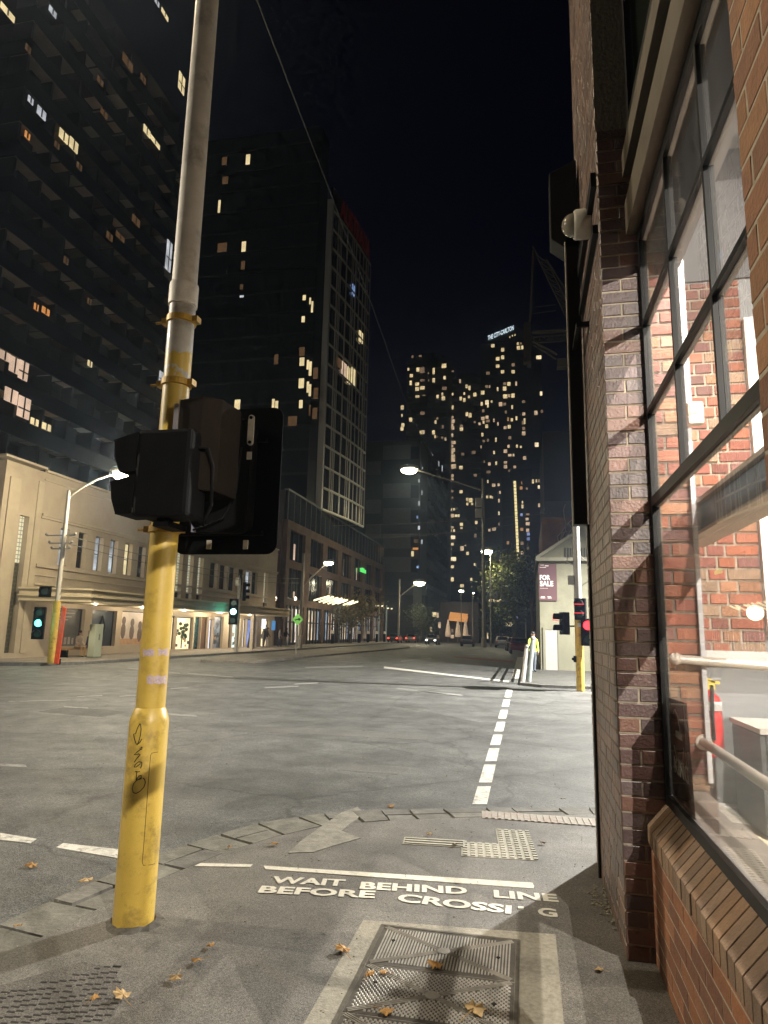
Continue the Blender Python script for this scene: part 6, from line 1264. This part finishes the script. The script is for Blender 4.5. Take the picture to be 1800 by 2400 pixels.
# ================================================================== PEOPLE
SKIN = mat('skin', (.42, .25, .17), .6, var=.06); HAIR = mat('dark_hair', (.012, .010, .009), .5)
def person(label, loc, facing, top, legs, pose='stand', robe=None, hair=True, h=1.7, stride=.12, bag=False):
    """one skinned body; facing = heading angle of the front; colours by height on the one surface"""
    t = thing('person', label, 'person', loc); k_ = h / 1.7
    J = {}; E_ = []
    def j(n_, x, y, z_, r_, par=None):
        J[n_] = (Vector((x, y, z_)) * k_, r_ * k_); 
        if par: E_.append((par, n_))
    sit = pose == 'sit'; hz = .52 if sit else .92
    j('pel', 0, 0, hz, .125); lean = .12 if sit else .02
    j('wst', 0, lean * .4, hz + .18, .115, 'pel'); j('chs', 0, lean * .8, hz + .40, .14, 'wst'); j('nck', 0, lean, hz + .56, .055, 'chs'); j('hd0', 0, lean + .015, hz + .64, .062, 'nck'); j('hd1', 0, lean + .02, hz + .72, .085, 'hd0'); j('hd2', 0, lean + .01, hz + .80, .06, 'hd1')
    for s in (-1, 1):
        sw = .16 * s if pose == 'walk' else .02
        j('sh%d' % s, .17 * s, lean * .9, hz + .50, .062, 'chs'); j('el%d' % s, .21 * s, lean + (-sw if pose == 'walk' else .02) * .6, hz + .23, .045, 'sh%d' % s)
        j('wr%d' % s, .20 * s, lean + (.22 if sit else .10 - sw), hz + (.06 if sit else -.0), .034, 'el%d' % s); j('ha%d' % s, .19 * s, lean + (.30 if sit else .13 - sw), hz + (.05 if sit else -.08), .036, 'wr%d' % s)
        j('hp%d' % s, .09 * s, 0, hz - .06, .10, 'pel')
        if sit: j('kn%d' % s, .11 * s, .44, hz - .02, .068, 'hp%d' % s); j('an%d' % s, .11 * s, .46, .09, .045, 'kn%d' % s); j('to%d' % s, .115 * s, .62, .05, .042, 'an%d' % s)
        else: j('kn%d' % s, .10 * s, stride * s * .6 + .02, .50, .066, 'hp%d' % s); j('an%d' % s, .10 * s, stride * s, .09, .044, 'kn%d' % s); j('to%d' % s, .11 * s, stride * s + .16, .045, .042, 'an%d' % s)
    nm = list(J); me = bpy.data.meshes.new('body'); me.from_pydata([J[n_][0] for n_ in nm], [(nm.index(a), nm.index(c)) for a, c in E_], []); o = bpy.data.objects.new('body', me); C.objects.link(o)
    sk = o.modifiers.new('s', 'SKIN'); sk.use_smooth_shade = True
    for i, n_ in enumerate(nm):
        v = me.skin_vertices[0].data[i]; v.radius = (J[n_][1], J[n_][1] * (.8 if n_ in ('chs', 'wst', 'pel') else 1)); v.use_root = (n_ == 'pel')
    ss = o.modifiers.new('u', 'SUBSURF'); ss.levels = 2; ss.render_levels = 2
    dg = bpy.context.evaluated_depsgraph_get(); m2 = bpy.data.meshes.new_from_object(o.evaluated_get(dg)); bpy.data.objects.remove(o); o = bpy.data.objects.new('body', m2); C.objects.link(o); o.parent = t
    m2.materials.clear()
    for mm in (legs, top, SKIN, MSB): m2.materials.append(mm)
    for p in m2.polygons:
        c = p.center / k_; hand = abs(c.x) > .15 and c.z < hz + .0 and c.z > hz - .2 and not sit
        if sit: hand = abs(c.x) > .14 and c.y > .32 and c.z > hz - .0
        p.material_index = 2 if (c.z > hz + .575 or hand) else (1 if c.z > hz + .0 else (3 if c.z < .07 else 0)); p.use_smooth = True
    hc = J['hd1'][0]
    b = MB(); b.ball(hc + Vector((0, -.018, .035)) * k_, .096 * k_, .10 * k_, .098 * k_, 12, 8)
    if hair: b.ball(hc + Vector((0, -.05, -.06)) * k_, .085 * k_, .06 * k_, .13 * k_, 10, 6)
    b.v = [v + Vector(loc) for v in b.v]; b.build('hair', HAIR, t, smooth=True)
    b = MB(); b.tube([hc + Vector((0, .085, .0)) * k_, hc + Vector((0, .112, -.02)) * k_], [.012, .017], 6)
    for s in (-1, 1): b.ball(hc + Vector((.088 * s, .0, -.01)) * k_, .012, .02, .03, 6, 4)
    b.v = [v + Vector(loc) for v in b.v]; b.build('face', SKIN, t)
    b = MB()
    for s in (-1, 1): b.ball(hc + Vector((.032 * s, .082, .015)) * k_, .009, .006, .006, 6, 4)
    b.box(-.022, .022, hc.y + .078, hc.y + .086, hc.z - .048, hc.z - .042); b.v = [v + Vector(loc) for v in b.v]; b.build('eyes', mat('eye_dark', (.02, .012, .01), .4), t)
    b = MB()
    for s in (-1, 1):
        ha = J['ha%d' % s][0]
        for f_ in range(4): b.tube([ha + Vector((-.02 * s + .004, -.02 + .014 * f_, -.01)), ha + Vector((-.018 * s, -.02 + .015 * f_, -.055)), ha + Vector((-.03 * s, -.018 + .015 * f_, -.085 + .004 * abs(f_ - 1.5)))], [.009, .008, .006], 5)
        b.tube([ha + Vector((-.01 * s, .03, .0)), ha + Vector((-.03 * s, .045, -.04))], [.010, .007], 5)
    b.v = [v + Vector(loc) for v in b.v]; b.build('fingers', SKIN, t)
    if robe:
        b = MB(); b._lathe([(.30, .06), (.27, .4), (.20, .95), (.19, 1.25), (.12, 1.42), (.07, 1.5)], Vector(loc), Vector((0, 0, 1)), 18, 0, None); b.build('robe', robe, t, smooth=True)
    if bag:
        b = MB(); b.box(-.16, .16, -.28, -.13, .95, 1.35); b.v = [v + Vector(loc) for v in b.v]; b.build('backpack', MSB, t, bevel=.04)
    t.rotation_euler = (0, 0, facing); return t
CL = lambda n_, c: mat('cloth_' + n_, c, .85, var=.15, scale=8)
def pp(px, py, X, z_=.06): q = PX(px, py, X); return (X, q.y, z_)
bench = thing('bench', 'low timber bench against the wall under the dark posters', 'bench', pp(190, 1520, -22.9)); q = PX(190, 1520, -22.9)
b = MB(); b.box(-23.2, -22.65, q.y - 1.5, q.y + 1.5, .42, .50); b.build('seat', mat('bench_timber', (.28, .17, .08), .7, var=.3, scale=12), bench)
for yy in (-1.3, 1.3):
    b = MB(); b.box(-23.15, -22.7, q.y + yy - .05, q.y + yy + .05, .06, .42); b.build('leg', MSB, bench)
person('person in a cream hooded top sitting on the bench beside the pale cabinet', pp(180, 1520, -22.85), R(-100), CL('cream', (.62, .50, .42)), CL('tan', (.35, .22, .10)), 'sit')
person('seated person in dark clothes half hidden behind the pale cabinet', pp(203, 1520, -22.8), R(-80), CL('navy', (.02, .025, .05)), CL('black', (.015, .015, .018)), 'sit')
person('person in a long black robe standing before the blue lit window', pp(588, 1505, -22.4), R(-95), CL('black', (.015, .015, .018)), CL('black', 0), 'stand', robe=CL('robe', (.010, .010, .013)), h=1.72)
person('person with dark jacket and pale trousers under the end of the awning', pp(626, 1500, -22.6), R(-70), CL('brown', (.05, .03, .02)), CL('pale', (.40, .37, .33)), 'walk')
person('person in black with hands at the sides behind the pale trousered walker', pp(619, 1500, -23.0), R(60), CL('black', 0), CL('black', 0), 'stand')
person('person in grey jumper and blue jeans near the brick podium corner', pp(654, 1500, -22.9), R(-60), CL('grey', (.30, .28, .27)), CL('jeans', (.06, .09, .16)), 'walk')
person('person in black coat and light jeans nearest the brick podium', pp(671, 1500, -22.7), R(-75), CL('black', 0), CL('light_jeans', (.30, .33, .36)), 'walk', bag=True)
q = PY(1262, 1500, 31.5); person('person in a bright yellow high visibility jacket beside the cream building', (q.x - .25, 31.5, .03), R(-160), mat('hi_vis', (.60, .85, .10), .6, emit=(.6, .9, .1), es=.12), CL('slate', (.12, .14, .17)), 'stand', h=1.75)  # jacket material glows faintly to look lit

# ================================================================== CARS
def car(label, loc, heading, paint, lights='tail', group='cars far along the road'):
    t = thing('car', label, 'car', loc, group); L0 = Vector(loc)
    prof = [(-2.1, .35), (-2.15, .62), (-2.05, .86), (-1.55, .95), (-.95, 1.40), (.45, 1.42), (1.05, .98), (1.85, .84), (2.12, .66), (2.12, .38)]
    b = MB(); hw = .86; vs = []
    for s in (-1, 1):
        for y, z_ in prof: vs.append(Vector((s * (hw - (.16 if z_ > 1.2 else (.03 if z_ > .9 else 0))), y, z_)))
    n_ = len(prof); fs = [tuple(range(n_)), tuple(reversed(range(n_, 2 * n_)))] + [(i, n_ + i, n_ + (i + 1) % n_, (i + 1) % n_) for i in range(n_)]
    b.faces([v + L0 for v in vs], [tuple(reversed(f_)) for f_ in fs]); b.build('body', paint, t, bevel=.05)
    for nm, ps in (('windscreen', [(-.66, 1.0, 1.01), (.66, 1.0, 1.01), (.58, .52, 1.375), (-.58, .52, 1.375)]), ('rear_window', [(-.62, -1.48, 1.0), (.62, -1.48, 1.0), (.56, -1.0, 1.36), (-.56, -1.0, 1.36)])):
        b = MB(); sgn = 1 if nm == 'windscreen' else -1; b.ext([Vector(p) + L0 + Vector((0, .02 * sgn, .02)) for p in ps], (0, .008 * sgn, .008)); b.build(nm, DARKG, t)
    for s in (-1, 1):
        b = MB(); b.ext([Vector((s * .845, -1.3, 1.0)) + L0, Vector((s * .845, .85, 1.02)) + L0, Vector((s * .725, .42, 1.35)) + L0, Vector((s * .725, -.9, 1.34)) + L0], (s * .012, 0, 0)); b.build('side_window', DARKG, t)
        for yy in (-1.32, 1.32):
            b = MB(); b.lathe([(.31, -.1), (.325, -.07), (.325, .07), (.31, .1)], L0 + Vector((s * .78, yy, .325)), (1, 0, 0), 18); wv = b.build('wheel', mat('tyre_black', (.012, .012, .012), .85), t, smooth=True)
            b = MB(); b.lathe([(.19, 0), (.17, .02)], L0 + Vector((s * .87, yy, .325)), (s, 0, 0), 12); b.build('rim', mat('rim_grey', (.35, .35, .36), .35, .7), wv)
        b = MB(); b.ball(L0 + Vector((s * .62, 2.08, .66)), .16, .08, .09, 10, 6); b.build('headlight', glow('head_on', (1, .95, .85), 12) if lights == 'head' else mat('head_off', (.5, .5, .5), .2), t)
        b = MB(); b.ball(L0 + Vector((s * .66, -2.1, .74)), .15, .06, .09, 10, 6); b.build('taillight', glow('tail_on', (1, .05, .02), 7) if lights == 'tail' else mat('tail_off', (.25, .01, .01), .3), t)
    t.rotation_euler = (0, 0, heading); return t
CP = lambda n_, c: mat('paint_' + n_, c, .3, .2, var=.05, coat=.5)
q = PY(926, 1500, 104); car('car with glowing red tail lights driving away left of the far lamp post', (q.x, 104, RZ), 0, CP('dark', (.03, .03, .035)))
q = PY(966, 1500, 112); car('car with red tail lights driving away beside the grey apartment block', (q.x, 112, RZ), 0, CP('silver', (.25, .25, .26)))
q = PY(1014, 1500, 98); car('oncoming car with bright white headlights near the orange awning', (q.x, 98, RZ), R(180), CP('dark', 0), 'head')
q = PY(1205, 1500, 74); car('parked dark car behind the crossing on the right side of the road', (q.x, 74, RZ), R(5), CP('black', (.015, .016, .018)), 'off')
q = PY(1176, 1500, 90); car('parked silver car in the row before the far trees', (q.x, 90, RZ), R(4), CP('silver', 0), 'off')
q = PY(1232, 1500, 64); car('parked red brown car nearest the right hand kerb', (q.x - .6, 64, RZ), R(3), CP('red', (.16, .03, .03)), 'off')
q = PY(1096, 1505, 92); car('dark parked car behind the very tall lamp post', (q.x, 92, RZ), R(2), CP('dark', 0), 'off')


# ================================================================== TREES AND FAR SCENERY
def tree(label, base, th, cr, cz, n_, m, seed, lean=(0, 0), nl=4):
    t = thing('tree', label, 'tree', base); rnd = random.Random(seed); B0 = Vector(base); tip = B0 + Vector((lean[0], lean[1], cz))
    b = MB(); b.tube([B0, B0.lerp(tip, .4) + Vector((.1, 0, 0)), tip], [th, th * .8, th * .4], 8); cl = []
    for i in range(11):
        a = rnd.uniform(0, 6.28); rr = cr[0] * rnd.uniform(.35, .85); c = tip + Vector((rr * math.cos(a), cr[1] / cr[0] * rr * math.sin(a), rnd.uniform(-.6, .7) * cr[2])); st = B0.lerp(tip, rnd.uniform(.5, .95))
        b.tube([st, st.lerp(c, .5) + Vector((0, 0, .3)), c], [th * .35, th * .22, th * .08], 5); cl.append(c)
    cl += [tip + Vector((0, 0, cr[2] * .5)), tip]
    b.build('trunk', mat('bark', (.10, .08, .055), .9, var=.3, scale=4), t, smooth=True)
    f_ = MB()
    for i in range(n_):
        c = rnd.choice(cl); s = cr[0] * .36; p = c + Vector((rnd.gauss(0, s), rnd.gauss(0, s), rnd.gauss(0, s * .75))); u = Vector((rnd.gauss(0, 1), rnd.gauss(0, 1), rnd.gauss(0, .6))).normalized(); v = u.cross(Vector((rnd.gauss(0, 1), rnd.gauss(0, 1), rnd.gauss(0, 1)))).normalized(); l_ = rnd.uniform(.10, .22) * cr[0] / 3
        g_ = rnd.uniform(.5, 1.5); f_.face([p - u * l_, p + v * l_ * .6, p + u * l_, p - v * l_ * .6], 0, (g_, g_, g_ * .9))
    f_.build('crown', m, t); return t
FOL = mat('foliage_olive', (.085, .10, .028), .7, var=.3, scale=2, attr=True); FOLD = mat('foliage_dark', (.03, .04, .018), .7, var=.3, scale=2, attr=True); FOLY = mat('foliage_autumn', (.16, .12, .035), .7, var=.3, scale=2, attr=True)
q = PY(1196, 1500, 93); tree('leafy street tree lit yellow green by the lamp beside the tall post', (q.x + .6, 93, .03), .28, (3.7, 3.2, 5.2), PY(1198, 1375, 93).z, 6500, FOL, 3)
q = PY(1236, 1500, 60); tree('dark narrow tree close to the left corner of the cream building', (q.x + .4, 60, .03), .18, (1.6, 1.6, 3.2), PY(1240, 1390, 60).z, 3000, FOLD, 6)
q = PY(822, 1500, 86); tree('low autumn coloured tree under the bright tube canopies', (q.x, 86, .05), .16, (3.0, 2.2, 1.4), PY(822, 1435, 86).z, 3600, FOLY, 9)
q = PY(985, 1500, 108); tree('dark conifer like tree left of the orange awning', (q.x, 108, .05), .2, (2.0, 2.0, 3.6), PY(985, 1455, 108).z, 2600, FOLD, 12)
q = PY(1165, 1500, 96); tree('low dark tree behind the parked cars', (q.x, 96, .03), .2, (2.4, 2.4, 2.2), PY(1160, 1465, 96).z, 2400, FOLD, 15)
cf = thing('corner_cafe', 'low far corner building with glowing orange awning and warm lit windows', 'building', (-12, 130, 0)); Yc = 125
b = MB(); p0 = PY(1030, 1410, Yc); p1 = PY(1122, 1500, Yc); b.box(p0.x, p1.x, Yc, Yc + 20, 0, p0.z); b.build('wall', mat('cafe_wall', (.06, .05, .045), .8, var=.3, scale=.2), cf)
b = MB(); a = PY(1055, 1442, Yc); c = PY(1097, 1456, Yc); b.ext([(a.x, Yc, a.z + .6), (a.x, Yc - 2.2, a.z - .4), (a.x, Yc - 2.2, a.z - 1.0), (a.x, Yc, a.z - .1)], (c.x - a.x, 0, -.3)); b.build('awning', mat('awning_orange', (.70, .30, .09), .7, emit=(1, .45, .14), es=.45), cf)  # glow put into the awning cloth in place of lamplight on it
rnd = random.Random(14)
for px, py, w_, h_, mi in ((1018, 1440, 10, 10, 0), (1026, 1442, 5, 12, 1), (1010, 1475, 6, 9, 1), (1030, 1465, 6, 14, 1), (1048, 1480, 5, 14, 1), (1060, 1492, 8, 8, 1), (1075, 1473, 6, 16, 1), (1060, 1478, 5, 8, 2), (1092, 1478, 5, 14, 1), (1100, 1492, 6, 8, 2), (1143, 1490, 3, 14, 0)): quad_on_Y(px, py, w_, h_, Yc - .02).build('window', WM[mi], cf)
UMB = mat('umbrella_cream', (.55, .42, .33), .8, emit=(1, .72, .5), es=.16)  # umbrella cloth glows faintly in place of light falling on it
for px, lab in ((1050, 'closed cream market umbrella left of the three'), (1073, 'closed cream market umbrella in the middle of the three'), (1091, 'closed cream market umbrella right of the three')):
    q = PY(px, 1490, 112); u0 = thing('market_umbrella', lab + ' before the far cafe', 'umbrella', (q.x, 112, .05), 'closed umbrellas'); b = MB(); b._lathe([(.04, 3.9), (.12, 3.7), (.35, 2.3), (.48, 1.3), (.40, 1.0), (.10, 1.0)], Vector((q.x, 112, .05)), Vector((0, 0, 1)), 10, 0, None); b.build('canopy', UMB, u0); b = MB(); b.tube([(q.x, 112, .05), (q.x, 112, 1.1)], .05, 6); b.build('pole', DKP, u0)
ob = thing('far_office', 'far low grey office with a yellow lit roof terrace behind the tree', 'building', (0, 150, 0)); Yo = 150
b = MB(); p0 = PY(1138, 1412, Yo); p1 = PY(1262, 1500, Yo); b.box(p0.x, p1.x, Yo, Yo + 20, 0, p0.z); b.build('wall', mat('office_grey', (.10, .10, .095), .8, var=.2, scale=.2), ob)
for px, py, w_, h_, mi in ((1193, 1463, 17, 9, 5), (1212, 1447, 4, 7, 3), (1160, 1407, 32, 6, 0), (1213, 1419, 2, 6, 0), (1250, 1411, 6, 6, 2), (1185, 1494, 14, 6, 2), (1168, 1492, 8, 8, 2)): quad_on_Y(px, py, w_, h_, Yo - .02).build('window', WM[mi], ob)
b = MB(); p0 = PY(1142, 1360, Yo + 6); p1 = PY(1178, 1400, Yo + 6); b.box(p0.x, p1.x, Yo + 6, Yo + 12, p1.z - 6, p0.z); b.build('roof_room', mat('roof_room_blue', (.05, .055, .09), .5, var=.4, scale=.4, emit=(.4, .42, .7), es=.05), ob)
# steel hoops and posts on the right corner
for lab, px, col_, hh in (('pale banded post at the kerb of the right corner', 1229, (.62, .60, .58), 1.25), ('teal and tan post just right of the pale banded post', 1243, (.30, .34, .33), 1.55)):
    q = PY(px, 1600, 25.2); t = thing('barrier_post', lab, 'post', (q.x, 25.2, .03)); b = MB(); b.tube([(q.x - .05, 25.2, .03), (q.x + .12, 25.35, hh)], .085, 10); b.build('post', mat('post_' + str(px), col_, .35, .3, var=.2, scale=6), t, smooth=True)
    b = MB(); b.ball((q.x + .12, 25.35, hh), .1); b.build('cap', PALE, t, smooth=True)
t = thing('guard_rail', 'dark rail panel running back from the two posts on the right corner', 'rail', (-.1, 27, .03)); b = MB()
for z_ in (.45, .8, 1.1): b.tube([(-.02, 25.8, z_), (-.05, 36, z_)], .04, 6)
for yy in range(26, 37, 2): b.tube([(-.03, yy, .03), (-.03, yy, 1.12)], .035, 6)
b.build('rail', mat('rail_dark', (.10, .11, .11), .4, .4), t)
# overhead wires
def wire(label, pts, r_=.012, m=None):
    b = MB(); b.tube(pts, r_, 5); tag(b.build('overhead_wire', m or mat('wire_grey', (.10, .10, .09), .6), org=pts[0]), label, 'wire')
P = [(570, -60), (602, 0), (705, 271), (776, 456), (868, 705), (944, 922), (1000, 1052), (1062, 1172), (1131, 1262)]
wire('long overhead cable running from high above down to the very tall post', [PY(px, py, 12 + (YB - 12) * (i / (len(P) - 1)) ** 1.6) for i, (px, py) in enumerate(P)], .02)
for i, (pa, pb) in enumerate((((780, 1232), (1340, 1198)), ((850, 1252), (1132, 1240)), ((860, 1262), (1210, 1228)))):
    wire(('upper', 'middle', 'lower')[i] + ' span wire stretched across the road behind the bright lamp', [PY(pa[0] + (pb[0] - pa[0]) * s / 8, pa[1] + (pb[1] - pa[1]) * s / 8 + 6 * (1 - (s / 4 - 1) ** 2), 80) for s in range(9)], .03, MATS['wire_pale'] if 'wire_pale' in MATS else mat('wire_pale', (.22, .21, .17), .6))
for i, (za, zb_) in enumerate(((5.6, 6.2), (5.25, 5.8))):
    wire(('higher', 'lower')[i] + ' wire from the white lamp post along the sandstone hall', [Vector((LPX, LPY, za)).lerp(Vector((-19.9, 57, zb_)), s / 8) - Vector((0, 0, .5 * (1 - (s / 4 - 1) ** 2))) for s in range(9)], .015)


# night air: even thin haze, mostly scattering forwards so that lamps wear a glow
b = MB(); b.box(-140, 140, -55, 440, -1.4, 190)
m = bpy.data.materials.new('night_haze'); m.use_nodes = True; n = m.node_tree; n.nodes.clear()
v = n.nodes.new('ShaderNodeVolumePrincipled'); v.inputs['Density'].default_value = HAZE; v.inputs['Color'].default_value = (.52, .68, 1.0, 1); v.inputs['Anisotropy'].default_value = .78
o_ = n.nodes.new('ShaderNodeOutputMaterial'); n.links.new(v.outputs[0], o_.inputs['Volume'])
hz_ = b.build('haze', m); struct(hz_, 'thin even night haze filling the street', 'haze', 'stuff')
